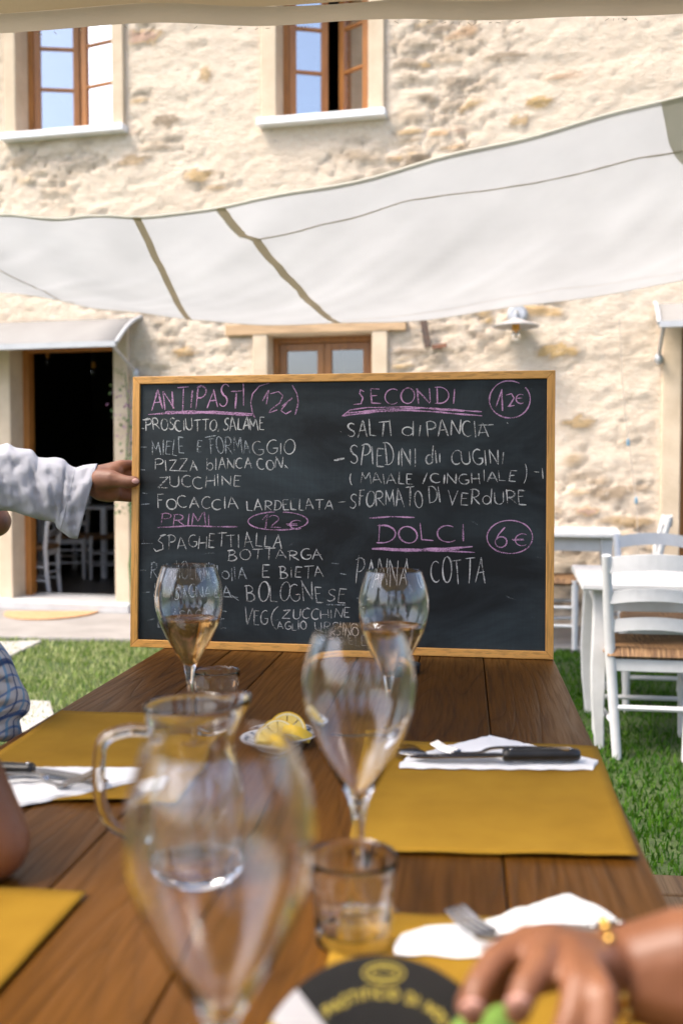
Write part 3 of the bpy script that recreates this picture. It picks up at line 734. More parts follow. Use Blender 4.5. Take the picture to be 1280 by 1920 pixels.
def make_table(L, D, h, label):
    t = thing('white_table', label, 'table', group='white wooden tables in the yard')
    m = MB(); m.rng((-L/2, -D/2, h-.032), (L/2, D/2, h)); m.build('tabletop', M['white_paint'], t, smooth=False, bevel=.008)
    a, b = L/2-.085, D/2-.085
    m = MB(); m.rng((-a, -b-.01, h-.125), (a, -b+.012, h-.033)); m.rng((-a, b-.012, h-.125), (a, b+.01, h-.033)); m.rng((-a-.01, -b+.013, h-.125), (-a+.012, b-.013, h-.033)); m.rng((a-.012, -b+.013, h-.125), (a+.01, b-.013, h-.033))
    m.build('apron', M['white_paint'], t, smooth=False, bevel=.002)
    for sx in (-1, 1):
        for sy in (-1, 1):
            m = MB(); prof = [(0, .019, .0), (.06, .021, .002), (.18, .026, .010), (.34, .031, .010), (.5, .033, .002), (.6, .036, -.004), (h-.033, .038, -.004)]
            o = 0; n = len(prof)
            for z, r, off in prof:
                cx, cy_ = sx*(a-.0+off), sy*(b-.0+off)
                m.v += [Vector((cx-r, cy_-r, z)), Vector((cx+r, cy_-r, z)), Vector((cx+r, cy_+r, z)), Vector((cx-r, cy_+r, z))]
            for i in range(n-1):
                for k in range(4): m.f.append((i*4+k, i*4+(k+1) % 4, i*4+4+(k+1) % 4, i*4+4+k))
            m.f.append((3, 2, 1, 0)); m.f.append(tuple((n-1)*4+k for k in range(4)))
            m.build('leg', M['white_paint'], t, ang=35, bevel=.006)
    return t
tb1 = make_table(1.10, .80, .715, 'nearer white wooden table with curved legs on the grass')
c0 = atz(1083, 1098, .715); ux = Vector((math.cos(R(-10)), math.sin(R(-10)), 0)); uy = Vector((-ux.y, ux.x, 0))
place(tb1, c0*1+ux*.55+uy*.50+ux*.02-Vector((0, 0, .715)), R(-10))
tb2 = make_table(1.30, .70, .74, 'far white wooden table standing on the paving by the stone wall')
c1 = Vector((1.80, 6.40, 0)); place(tb2, Vector((c1.x, c1.y, .03))-WU*.65+WV*.35, WA)
# chairs inside the doorway
G2 = 'pale chairs inside the dark doorway'
for (px_, t_, ang, lab) in ((60, .55, 100, 'pale blue white chair just inside the left of the doorway'), (128, 1.9, 200, 'dim white chair deeper in the room behind the shirt cuff'), (196, 2.0, 130, 'dim white chair deep in the room at the right of the doorway')):
    c = copy_tree(chB); c['label'] = lab; c['group'] = G2; s_ = wsz(px_, 1000, t_)[0]; place(c, WP(s_, t_, .055), WA+R(ang))
m = thing('indoor_table', 'dim white table between the chairs inside the doorway', 'table', WP(wsz(150, 1000, 2.1)[0], 2.3, .055), WA)
mm = MB(); mm.rng((-.4, -.4, .71), (.4, .4, .74)); mm.build('tabletop', M['grey_paint'], m, smooth=False)
for sx in (-1, 1):
    for sy in (-1, 1): mm = MB(); mm.rng((sx*.36-.025, sy*.36-.025, 0), (sx*.36+.025, sy*.36+.025, .708)); mm.build('leg', M['grey_paint'], m, smooth=False)
for px_, py_, lab in ((90, 672, 'small pendant bulb hanging in the dark room at left'), (176, 690, 'small pendant bulb hanging in the dark room at right')):
    s_, z_ = wsz(px_, py_, 1.6); t = thing('pendant_bulb', lab, 'pendant lamp', WP(s_, 1.6, z_), 0, 'pendant bulbs inside the doorway')
    m = MB(); m.tube([(0, 0, .05), (0, 0, 2.9-z_)], .004, 6); m.build('cord', M['black'], t)
    m = MB(); m.lathe([(0, .06), (.018, .058), (.02, .01), (.016, 0), (0, 0)], seg=14); m.build('socket', M['amber'], t)
    m = MB(); m.lathe([(0, 0), (.015, -.004), (.03, -.04), (.022, -.065), (0, -.075)], seg=16); m.build('bulb', M['glass'], t)

# ------------------------------------------------------------------ sails
def sail_pt(u, v, lower=0.0):
    px_ = lerp(-170, 1350, u)
    near = [(-420, 372), (-150, 393), (0, 402), (150, 406), (260, 406), (410, 386), (640, 343), (900, 277), (1100, 226), (1280, 176), (1350, 156)]
    far = [(-420, 470), (-150, 516), (0, 545), (200, 578), (350, 599), (520, 608), (640, 607), (800, 598), (1000, 570), (1180, 538), (1280, 520), (1350, 507)]
    a = aty(px_, cr(near, px_), 4.2); 
    pf = px_+ (0 if px_ < 900 else (px_-900)*.12)
    b = aty(pf, cr(far, px_), 5.9)
    p = a.lerp(b, v)
    sag = -.10*math.sin(math.pi*v)
    p = p+Vector((0, 0, sag+.030*(mn.noise((u*7+v*3.2, v*1.6-u*2, 2.0)))*math.sin(math.pi*min(1, v*1.0))+.012*mn.noise((u*26+v*9, v*2-u*4, 5))*math.sin(math.pi*v)+.006*math.sin(u*31+v*4)+.010*math.sin(u*60-v*9)*max(0, 1-u*2.2)))
    return p+Vector((0, 0, -lower))
sail = thing('shade_sail', 'large white shade sail hanging above the yard with brown seams', 'shade sail', sail_pt(.5, .5))
m = MB(); m.grid(lambda u, v: sail_pt(u, v), 140, 40); m.build('canvas_panel', M['sail'], sail, world=True)
def uv_of(px_): return (px_+170)/1520.0
def strip(path, wid, name, mat, low=.003, wob=0):
    """path: list of (u, v); ribbon lying under the sail"""
    m = MB(); P = []
    n = 40; us = [p[0] for p in path]; vs_ = [p[1] for p in path]; tt_ = [i/(len(path)-1) for i in range(len(path))]
    for k in range(n+1): P.append((float(np.interp(k/n, tt_, us)), float(np.interp(k/n, tt_, vs_))))
    C_ = [sail_pt(*p, low) for p in P]
    for k in range(n+1):
        d = C_[min(k+1, n)]-C_[max(k-1, 0)]; side = d.cross(Vector((0, 0, 1))).normalized()*wid/2*(1+wob*random.uniform(-1, 1))
        m.v += [C_[k]-side, C_[k]+side]
    for k in range(n): m.f.append((2*k, 2*k+1, 2*k+3, 2*k+2))
    # follow the sail surface closely
    return m.build(name, mat, sail, world=True)
def v_at(px_, py_):       # v on the sail so that the pixel row is py_ (near edge v = 0)
    u = uv_of(px_); best = min(range(101), key=lambda k: abs(project(sail_pt(u, k/100))[1]-py_)); return best/100
def project(p):
    d = p-CAM; f = d.dot(FWD); return 640+1867*d.x/f, 960-1867*d.dot(UP)/f
def seam_px(pts, wid, mat, wob=0, name='seam', low=.004): return strip([(uv_of(x), v_at(x, y)) for x, y in pts], wid, name, mat, low, wob)
seam_px([(256, 402), (278, 450), (302, 500), (325, 550), (356, 606)], .034, M['seam'])
seam_px([(412, 384), (440, 425), (455, 440), (480, 450), (520, 497), (560, 540), (600, 582), (634, 612)], .046, M['seam'], .12)
seam_px([(480, 448), (600, 420), (760, 377), (900, 357), (1100, 317), (1200, 295), (1349, 262)], .022, M['seamthin'], .1)
seam_px([(-168, 455), (0, 505), (60, 535), (100, 555), (140, 567)], .010, M['seamthin'])
seam_px([(640, 600), (760, 590), (900, 566), (1040, 540), (1180, 520), (1349, 498)], .012, M['seamthin'])
strip([(0, .0), (.25, .0), (.4, .0), (.6, .0), (.8, .0), (1, .0)], .050, 'hem', M['hem'], .003)
strip([(0, .995), (.3, .995), (.6, .995), (1, .995)], .02, 'hem', M['seamthin'], .003)
m = MB(); u0, u1 = uv_of(1238), 1.0
m.grid(lambda a, b_: sail_pt(lerp(u0, u1, a), lerp(0.0, .26, b_)*math.sqrt(max(0, 1-(1-a)**4)), .005), 14, 10)
m.build('corner_patch', M['hem'], sail, world=True)
# beige canopy over the dining table: only its far hem shows at the top
edge = [(-600, 64), (-200, 62), (0, 57), (60, 51), (150, 45), (320, 40), (500, 41), (640, 37), (800, 30), (1000, 31), (1150, 26), (1280, 18), (1500, 8), (1900, -10)]
def top_pt(u, v):
    px_ = lerp(-600, 1900, u); e = aty(px_, cr(edge, px_)+5, 2.05)
    back = Vector((e.x*1.35, .75, 2.50))
    e = e.copy()
    if v < .12: return e+Vector((0, -.012*math.sin(v/.12*math.pi/2), .034*v/.12+.003*math.sin(u*40)))
    e = e+Vector((0, -.012, .034)); v = (v-.12)/.88; p = e.lerp(back, v)
    return p+Vector((0, 0, .004*math.sin(u*24+v*12)+.01*math.sin(u*51)*v-.16*math.sin(math.pi*min(1, v))*(.4+.6*math.sin(math.pi*u))*.3))
cs = thing('canvas_canopy', 'beige woven canvas stretched over the dining table, its hem at the top', 'canvas canopy', top_pt(.5, 0))
m = MB(); m.grid(lambda u, v: top_pt(u, .118+.882*v), 120, 50); m.build('canvas_panel', M['canvas'], cs, world=True)
m = MB(); m.grid(lambda u, v: top_pt(u, .12*v), 120, 5); m.build('hem', M['canvashem'], cs, world=True)
rnd = random.Random(9); m = MB()
for k in range(60):
    p = top_pt(rnd.random(), 0)+Vector((0, -.004, -.006)); q = p+Vector((rnd.uniform(-.01, .01), rnd.uniform(-.006, .003), -rnd.uniform(.002, .007)))
    m.tube([p, q], .0006, 4, caps=False)
m.build('frayed_thread', M['canvashem'], cs, world=True)

reflect_strip = thing('canvas_canopy', 'beige canvas strip added unseen above and behind the camera for glass reflections', 'canvas canopy', (0, -1.2, 2.5))  # unseen strip, added to break up the sky mirrored in the glasses
m = MB(); m.grid(lambda u, v: (lerp(-2.4, 2.6, u), lerp(-.45+.10*math.sin(u*3.1), -2.9, v), 2.50-.12*math.sin(math.pi*u)*math.sin(math.pi*v)+.1*v), 60, 24); m.build('canvas_panel', M['canvas'], reflect_strip, world=True)
m = MB(); m.tube([(lerp(-2.4, 2.6, k/60), -.45+.10*math.sin(k/60*3.1), 2.503) for k in range(61)], .012, 8); m.build('hem', M['canvashem'], reflect_strip, world=True)
# ------------------------------------------------------------------ lawn
def lawn(npoints, region, seed, hmin, hmax):
    rs = np.random.RandomState(seed); X = []
    while len(X) < npoints:
        x = rs.uniform(region[0], region[1]); y = rs.uniform(region[2], region[3])
        X.append((x, y))
    X = np.array(X)
    # keep out of the paving
    nrm = np.array((-ed.y, ed.x)); keep = ((X-np.array((e0.x, e0.y))) @ nrm) < .01
    return X[keep]
def blades(P, seed, hmin, hmax):
    rs = np.random.RandomState(seed); n = len(P)
    h = rs.uniform(hmin, hmax, n); a = rs.uniform(0, 2*np.pi, n); wd = rs.uniform(.0022, .0042, n); ln = rs.uniform(.15, .9, n)*h; b = rs.uniform(0, 2*np.pi, n)
    dx, dy = np.cos(a)*wd, np.sin(a)*wd; lx, ly = np.cos(b)*ln, np.sin(b)*ln
    V = np.zeros((n, 5, 3))
    V[:, 0] = np.stack((P[:, 0]-dx, P[:, 1]-dy, 0*h), 1); V[:, 1] = np.stack((P[:, 0]+dx, P[:, 1]+dy, 0*h), 1)
    V[:, 2] = np.stack((P[:, 0]-dx*.8+lx*.35, P[:, 1]-dy*.8+ly*.35, h*.6), 1); V[:, 3] = np.stack((P[:, 0]+dx*.8+lx*.35, P[:, 1]+dy*.8+ly*.35, h*.6), 1)
    V[:, 4] = np.stack((P[:, 0]+lx, P[:, 1]+ly, h), 1)
    me = bpy.data.meshes.new('grass'); idx = np.arange(n)[:, None]*5
    quads = idx+np.array([[0, 1, 3, 2]]); tris = idx+np.array([[2, 3, 4]])
    me.vertices.add(n*5); me.vertices.foreach_set('co', V.ravel())
    me.loops.add(n*7); me.polygons.add(n*2)
    loops = np.concatenate((quads, tris), 1).ravel(); me.loops.foreach_set('vertex_index', loops)
    st_ = np.stack((np.arange(n)*7, np.arange(n)*7+4), 1).ravel(); me.polygons.foreach_set('loop_start', st_)
    me.update(calc_edges=True); me.validate()
    at = me.attributes.new('tone', 'FLOAT', 'POINT'); at.data.foreach_set('value', np.repeat(rs.rand(n)*np.where(P[:, 0] < -.2, .62, .5)+np.where(P[:, 0] < -.2, .38, 0), 5).astype(np.float32))  # left blades paler: sunlight put into the colour, along with drier grass
    me.materials.append(M['blade']); return me
# clumpy density from noise
def clump(P, seed, thr):
    rs = np.random.RandomState(seed)
    k = np.array([mn.noise((x*2.3, y*2.3, 5.0))*.5+.6+.35*mn.noise((x*9, y*9, 2.0)) for x, y in P]); return P[rs.rand(len(P)) < np.clip(k, .12, 1)]
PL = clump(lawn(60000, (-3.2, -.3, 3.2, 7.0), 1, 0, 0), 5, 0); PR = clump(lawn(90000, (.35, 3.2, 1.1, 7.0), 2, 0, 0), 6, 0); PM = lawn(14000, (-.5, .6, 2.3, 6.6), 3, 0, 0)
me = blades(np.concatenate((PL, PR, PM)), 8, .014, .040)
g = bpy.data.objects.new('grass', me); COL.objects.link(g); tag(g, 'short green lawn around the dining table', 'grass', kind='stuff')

# ------------------------------------------------------------------ unseen trees behind the camera, added for the glass to reflect
def tree(x, y, hgt, rad_, seed, label):
    rs = random.Random(seed); t = thing('reflection_tree', label, 'tree', (x, y, 0), group='unseen trees added for glass reflections')
    m = MB(); m.tube([(0, 0, 0), (.08, .05, hgt*.3), (-.05, 0, hgt*.55), (.03, .02, hgt*.85)], [.17, .13, .09, .03], 10)
    for k in range(7):
        a = rs.uniform(0, 6.3); z = hgt*rs.uniform(.3, .6); L = rad_*rs.uniform(.6, .95); m.tube([(0, 0, z), (math.cos(a)*L*.5, math.sin(a)*L*.5, z+L*.4), (math.cos(a)*L, math.sin(a)*L, z+L*.6)], [.06, .04, .015], 7)
    m.build('trunk', M['iron'], t)
    m = MB(); cl = [(rs.gauss(0, rad_*.3), rs.gauss(0, rad_*.3), hgt*rs.uniform(.12, .92), rad_*rs.uniform(.35, .6)) for _ in range(26)]
    for _ in range(5200):
        cx, cy_, cz, r = rs.choice(cl); d = Vector((rs.gauss(0, 1), rs.gauss(0, 1), rs.gauss(0, .8))).normalized()*r*rs.uniform(.5, 1.05); c = Vector((cx, cy_, cz))+d
        a = Vector((rs.gauss(0, 1), rs.gauss(0, 1), rs.gauss(0, 1))).normalized(); b_ = a.cross(Vector((rs.gauss(0, 1), rs.gauss(0, 1), 1))).normalized(); L = rs.uniform(.07, .13)
        m.add([c-a*L, c+b_*L*.5, c+a*L, c-b_*L*.5], [(0, 1, 2, 3)])
    m.build('crown', M['leaf'], t, smooth=False)
tree(-2.6, -6.5, 5.4, .62, 1, 'slim dark tree added unseen behind the camera for reflections, on the left'); tree(-.4, -8.5, 3.6, .55, 2, 'shortest slim tree added unseen behind the camera for reflections, in the middle'); tree(.9, -7.5, 5.0, .6, 4, 'slim tree added unseen behind the camera for reflections, next to the shortest one'); tree(3.6, -6.0, 5.6, .7, 3, 'tallest slim tree added unseen behind the camera for reflections, on the right')
# ------------------------------------------------------------------ the dining table
TY = math.atan2(-230/1867.0, 1.0)                       # turned a little to the right
TO = atz(870, 1278, TZ); TX = Vector((math.cos(TY), math.sin(TY), 0)); TYV = Vector((-TX.y, TX.x, 0))
def tl(p): q = p-TO; return q.dot(TX), q.dot(TYV)
def tpx(px, py): return tl(atz(px, py, TZ))
def TW(x, y, z=0): return TO+TX*x+TYV*y+Vector((0, 0, z))
lat = [tpx(870+400*m_, 1278)[0] for m_ in (-1.676, -1.28, -.985, -.573, -.235, .10, .47)]
y_far = max(tpx(300, 1213)[1], tpx(1037, 1230)[1])+.14; y_near = tpx(870, 1900)[1]-1.05
tbl = thing('dining_table', 'long brown plank table laid for a meal under the canvas', 'table', (TO.x, TO.y, 0), TY)
for a, b in zip(lat[:-1], lat[1:]):
    m = MB(); n = 24; rnd = random.Random(int(a*1000))
    m.rng((a+.0009, y_near, TZ-.04), (b-.0009, y_far, TZ)); m.build('plank', M['plank'], tbl, smooth=False, bevel=.0025)
m = MB(); m.rng((lat[0]+.08, y_near+.08, TZ-.13), (lat[-1]-.08, y_near+.11, TZ-.041)); m.rng((lat[0]+.08, y_far-.11, TZ-.13), (lat[-1]-.08, y_far-.08, TZ-.041))
m.rng((lat[0]+.08, y_near+.111, TZ-.13), (lat[0]+.11, y_far-.111, TZ-.041)); m.rng((lat[-1]-.11, y_near+.111, TZ-.13), (lat[-1]-.08, y_far-.111, TZ-.041))
m.build('apron', M['plank'], tbl, smooth=False)
for x in (lat[0]+.12, lat[-1]-.12):
    for y in (y_near+.14, y_far-.14):
        m = MB(); m.rng((x-.04, y-.04, 0), (x+.04, y+.04, TZ-.041)); m.build('leg', M['plank'], tbl, smooth=False, bevel=.004)
# slatted benches either side
def bench(x0, x1, y0, y1, label):
    b = thing('slatted_bench', label, 'bench', (TO.x, TO.y, 0), TY, 'slatted benches beside the table')
    k = 0; y = y1
    while y > y0+.05:
        m = MB(); m.rng((x0, y-.085, .42), (x1, y, .45)); m.build('slat', M['bench'], b, smooth=False, bevel=.004); y -= .092
    for x in (x0+.06, x1-.06):
        m = MB(); m.rng((x-.02, y0, .35), (x+.02, y1-.02, .419)); m.build('rail', M['bench'], b, smooth=False)
        for y in (y0+.1, y1-.14): m = MB(); m.rng((x-.03, y-.03, 0), (x+.03, y+.03, .349)); m.build('leg', M['bench'], b, smooth=False)
    return b
yb = tl(atz(1260, 1640, .45))[1]
bench(lat[-1]+.10, lat[-1]+.50, -1.6, yb, 'pale slatted bench on the right beside the bare forearm with bracelet')
bench(lat[0]-.52, lat[0]-.12, -1.6, yb+.15, 'pale slatted bench on the left under the plaid shirt')

# ------------------------------------------------------------------ placemats, napkins
def sheet4(name, label, c, mat, z, seed, curl=.004, n=24, cat='placemat', group=None):
    c = [Vector(q) for q in c]
    def fn(u, v):
        p = lerp(lerp(c[3], c[2], u), lerp(c[0], c[1], u), v)
        e = min(u, 1-u, v, 1-v); k = max(0, 1-e/.12)
        h = .0012+curl*k*k*(.5+.5*mn.noise((u*3+seed, v*3, seed)))*1.2+.0012*(mn.noise((u*5+seed*3, v*5, 1.0))+.6)
        return Vector((p.x, p.y, z+.0006+max(0.0004, h)))
    m = MB(); m.grid(fn, n, n)
    return tag(m.build(name, mat, ang=80, solid=.0005), label, cat, group)
GP = 'ochre paper placemats on the table'
sheet4('placemat', 'ochre paper placemat on the right before the board, under a black handled knife', [atz(x, y, TZ) for x, y in ((688, 1394), (1119, 1404), (1196, 1615), (652, 1601))], M['paper'], TZ, 1.3, .005, group=GP)
sheet4('placemat', 'ochre paper placemat at the left edge of the table behind the glass jug', [atz(x, y, TZ) for x, y in ((116, 1337), (452, 1350), (313, 1508), (-130, 1503))], M['paper'], TZ, 4.1, .004, group=GP)
f3x, f3y = tpx(163, 1680)
sheet4('placemat', 'ochre paper placemat in the near left corner', [TW(f3x-.31, f3y+.004), TW(f3x, f3y), TW(f3x-.002, f3y-.42), TW(f3x-.31, f3y-.42)], M['paper'], TZ, 7.7, .004, group=GP)
f4x, f4y = tpx(640, 1716)
sheet4('placemat', 'ochre paper placemat nearest on the right under the reaching hand', [TW(f4x, f4y), TW(f4x+.31, f4y+.004), TW(f4x+.31, f4y-.42), TW(f4x, f4y-.42)], M['paper'], TZ, 2.2, .003, group=GP)
def napkin(poly, label, z, puff, seed):
    P = [atz(x, y, TZ+z) for x, y in poly]; E = []
    for a, b in zip(P, P[1:]+P[:1]):
        n = max(2, int((b-a).length/.008))
        for k in range(n):
            q = a.lerp(b, k/n); E.append(q)
    c = sum(E, Vector())/len(E); rings = 9; m = MB()
    for r in range(rings+1):
        f = r/rings
        for i, q in enumerate(E):
            p = c.lerp(q, max(f, .01)); wv = (.0012*math.sin(i*2.4)) if r == rings else 0
            h = puff*(1-f**3)*(.75+.6*mn.noise((p.x*22+seed, p.y*22, 3)))+.0018*mn.noise((p.x*60, p.y*60, seed))
            p = p+(q-c).normalized()*wv; p.z += max(0, h); m.v.append(p)
    ne = len(E)
    for r in range(rings):
        for i in range(ne):
            a = r*ne+i; b = r*ne+(i+1) % ne; m.f.append((a, b, b+ne, a+ne))
    m.f.append(tuple(range(ne)))
    # second ply underneath, slightly shifted towards the viewer
    o = len(m.v)
    for i, q in enumerate(E): m.v.append(q+Vector((.002*math.sin(i*.9), -.004+.002*math.sin(i*1.3), -.0035)))
    m.f.append(tuple(o+i for i in range(ne)))
    for i in range(ne): m.f.append((o+i, o+(i+1) % ne, rings*ne+(i+1) % ne, rings*ne+i))
    return tag(m.build('paper_napkin', M['napkin'], ang=50, solid=.0006), label, 'napkin', 'folded white paper napkins')
napkin([(748, 1434), (930, 1436), (1110, 1437), (1119, 1426), (1010, 1400), (918, 1379), (840, 1398), (762, 1420)], 'white napkin folded to a triangle on the right placemat before the board', .0085, .006, 1.0)
napkin([(739, 1776), (750, 1752), (832, 1737), (930, 1724), (1000, 1696), (1067, 1677), (1130, 1704), (1174, 1739), (1168, 1752), (1100, 1777), (930, 1785)], 'white napkin partly behind the hand with the bracelet', .008, .010, 2.0)
napkin([(20, 1438), (271, 1439), (262, 1457), (197, 1473), (44, 1504), (5, 1502)], 'white napkin at the left edge beside the bare elbow', .007, .004, 3.0)

# ------------------------------------------------------------------ cutlery
def smooth(ps, n=8):
    out = []
    for i in range(len(ps)-1):
        p0 = ps[max(0, i-1)]; p1 = ps[i]; p2 = ps[i+1]; p3 = ps[min(len(ps)-1, i+2)]
        for k in range(n):
            t = k/n; out.append(.5*((2*p1)+(p2-p0)*t+(2*p0-5*p1+4*p2-p3)*t*t+(3*p1-p0-3*p2+p3)*t**3))
    out.append(ps[-1]); return out
def ribbon(m, pts, wfun, th):
    n = len(pts); o = len(m.v)
    for i, p in enumerate(pts):
        d = pts[min(i+1, n-1)]-pts[max(i-1, 0)]; d.normalize(); s = Vector((d.y, -d.x, 0)).normalized(); up = s.cross(d)
        wv = wfun(i/(n-1))/2
        for a, b in ((-1, -1), (1, -1), (1, 1), (-1, 1)): m.v.append(p+s*wv*a+up*th/2*b*(1 if abs(a) else 1))
    for i in range(n-1):
        for k in range(4): m.f.append((o+i*4+k, o+i*4+(k+1) % 4, o+i*4+4+(k+1) % 4, o+i*4+4+k))
    m.f.append((o+3, o+2, o+1, o)); m.f.append(tuple(o+(n-1)*4+k for k in range(4)))
def fork(P, label):
    """P: tip, bowl bottom, neck arch, handle end (world points)"""
    tip, bowl, neck, arch, end = P
    ps = smooth([bowl.lerp(tip, .18), bowl, neck, arch, end], 8); m = MB()
    ribbon(m, ps, lambda t: .023 if t < .12 else (lerp(.023, .0055, min(1, (t-.12)/.22)) if t < .5 else lerp(.0055, .013, (t-.5)/.5)), .0022)
    d = (tip-bowl); dh = Vector((d.x, d.y, 0)).normalized(); s = Vector((dh.y, -dh.x, 0))
    for k in range(4):
        off = s*(-.0096+k*.0064); b0 = bowl.lerp(tip, .12)+off
        m.tube(smooth([b0, bowl.lerp(tip, .55)+off*.97+Vector((0, 0, -.0022)), tip+off*.92], 4), [.0019]*8+[.0009], 6)
    return tag(m.build('fork', M['steel'], ang=50), label, 'fork', 'steel forks on napkins')
def knife(h0, h1, tip, label):
    k = thing('table_knife', label, 'knife', h0, group='black handled knives')
    m = MB(); d = (h1-h0); L = d.length; pts = [h0+d*t for t in (0, .03, .12, .5, .86, .9, .97, 1)]
    m.tube(pts, [.006, .0085, .0095, .009, .0085, .0094, .009, .007], 12, sx=1.0); m.build('handle', M['black'], k, world=True)
    m = MB()
    for t in (.12, .9): m.ell(h0+d*t+Vector((0, 0, .0085)), (.0032, .0032, .0015), None, 10, 6)
    m.build('rivet', M['steel'], k, world=True)
    m = MB(); ps = [h1.lerp(tip, t) for t in (0, .1, .4, .75, .92, 1)]
    ribbon(m, ps, lambda t: .013 if t < .1 else lerp(.019, .017, t) if t < .75 else lerp(.017, .003, (t-.75)/.25), .0016); m.build('blade', M['steel'], k, world=True, ang=30)
    return k
def tz(x, y, h): return atz(x, y, TZ+h)
fork([tz(812, 1391, .026), tz(858, 1412, .0165), tz(898, 1411, .0175), tz(934, 1402, .024), tz(1066, 1404, .030)], 'steel fork with raised tines across the napkin before the board')
knife(tz(1086, 1415, .0215), tz(942, 1416, .0215), tz(768, 1419, .017), 'black handled knife on the napkin before the board on the right')
fork([tz(850, 1700, .030), tz(919, 1756, .022), tz(960, 1752, .022), tz(1020, 1738, .027), tz(1130, 1744, .028)], 'steel fork pointing up left from behind the hand with bracelet')
knife(tz(1168, 1746, .022), tz(1105, 1754, .021), tz(930, 1768, .018), 'black handled knife half under the hand on the nearest right placemat')
fork([tz(185, 1443, .030), tz(112, 1472, .0125), tz(92, 1464, .014), tz(66, 1452, .020), tz(-50, 1452, .024)], 'steel fork on the left napkin beside the bare elbow')
knife(tz(-40, 1440, .020), tz(64, 1443, .020), tz(203, 1465, .013), 'black handled knife on the left napkin beside the bare elbow')
# spoon end peeping out behind the middle glass
m = MB(); c = tz(772, 1411, .012); m.ell(c, (.021, .014, .004), Matrix.Rotation(R(-12), 3, 'Z')); ribbon(m, smooth([c+Vector((-.015, 0, .002)), c+Vector((-.06, .004, .008)), c+Vector((-.13, .012, .002))], 6), lambda t: lerp(.006, .012, t), .002)
tag(m.build('spoon', M['steel'], ang=60), 'steel spoon lying at the left end of the right placemat, behind the tall glass', 'spoon')

# ------------------------------------------------------------------ glassware
OUT = [(0, .0), (.036, 0), (.0385, .0012), (.037, .0028), (.022, .0055), (.010, .0105), (.0055, .020), (.0044, .040), (.0044, .070), (.0056, .090), (.0085, .106), (.0125, .116), (.021, .130), (.0325, .150), (.0425, .172), (.049, .193), (.0512, .209), (.0508, .222), (.0480, .238), (.0442, .251), (.0405, .262)]
INN = [(.0392, .2615), (.0430, .2505), (.0468, .2377), (.0496, .222), (.0500, .209), (.0478, .193), (.0408, .172), (.0302, .150), (.0180, .131), (.0080, .118), (.0025, .113), (0, .1115)]
def refine(pr, n=4):
    v = smooth([Vector((r, z, 0)) for r, z in pr], n); return [(max(0, q.x), q.y) for q in v]
def fixn(o):
    bm = bmesh.new(); bm.from_mesh(o.data); bmesh.ops.remove_doubles(bm, verts=bm.verts, dist=1e-6); bmesh.ops.recalc_face_normals(bm, faces=bm.faces); bm.to_mesh(o.data); bm.free(); o.data.shade_smooth(); return o
def ground_at(px, d):        # place by column and depth on the table top
    return Vector(((px-640)/1867*d*1.0, d, TZ+.0006))
prof = refine(OUT)[:-1]+[OUT[-1], (.0398, .2624)]+refine(INN)
m = MB(); m.lathe(prof, seg=72); wg0 = fixn(m.build('wine_glass', M['glass'])); GW = 'tulip shaped wine glasses'
tag(wg0, 'large empty wine glass nearest the camera, strongly out of focus', 'wine glass', GW)
wg0.location = ground_at(410, .529)
def glass_copy(loc, label):
    o = wg0.copy(); COL.objects.link(o); o.location = loc; o['label'] = label; return o
glass_copy(ground_at(673, .892), 'empty wine glass in the middle, right of the lemon plate')
gl = glass_copy(ground_at(354, 1.50), 'wine glass with white wine standing left of the other filled one, before the board')
gr = glass_copy(ground_at(738, 1.43), 'wine glass with white wine in front of the board, behind the empty middle glass')
lev = .1815; ip = [(r+.00025, z-.0002) for r, z in reversed(refine(INN)) if z < lev-.001]
rl = float(np.interp(lev, [z for r, z in ip]+[lev+.004], [r for r, z in ip]+[ip[-1][0]+.0012]))
m = MB(); m.lathe([(0, ip[0][1])]+ip[1:]+[(rl, lev+.0006), (rl-.0012, lev), (0, lev-.0002)], seg=64)
wn = fixn(m.build('wine', M['wine'], gl)); w2 = wn.copy(); COL.objects.link(w2); w2.parent = gr
# tumblers
def fac(q, a):
    f = math.cos(math.pi/10)/math.cos(((a+math.pi/10) % (math.pi/5))-math.pi/10); k = 1 if q.z < .058 else max(0, 1-(q.z-.058)/.01)
    s = lerp(1, f, k*.9); return Vector((q.x*s, q.y*s, q.z))
def rad(z): return .0325+.0068*(z/.088)
pr = [(0, .001), (.027, .0), (.0315, .002), (.0328, .006)]+[(rad(z), z) for z in (.012, .024, .036, .048, .057, .062, .068, .076, .085)]+[(rad(.088)-.0008, .0882), (rad(.088)-.0018, .0872)]
pr_in = [(rad(z)-.0024, z) for z in (.084, .076, .066, .05, .035, .022)]+[(.029, .016), (.024, .0135), (0, .013)]
m = MB(); no = len(pr)
def fac2(q, a): return fac(q, a) if math.hypot(q.x, q.y) > rad(q.z)-.0012 else q
m.lathe(pr+pr_in, seg=80, deform=fac2); tu = fixn(m.build('water_tumbler', M['glass'])); GT = 'faceted water tumblers'
tu.data.set_sharp_from_angle(angle=R(35))
tag(tu, 'faceted clear tumbler in the foreground before the middle wine glass', 'tumbler', GT)
tu.scale = (1, 1, .87); tu.location = atz(661, 1768, TZ)+Vector((0, 0, .0006))
t2 = tu.copy(); COL.objects.link(t2); t2['label'] = 'faceted clear tumbler behind the jug, beside the filled wine glass'; t2.location = ground_at(404, 1.63)
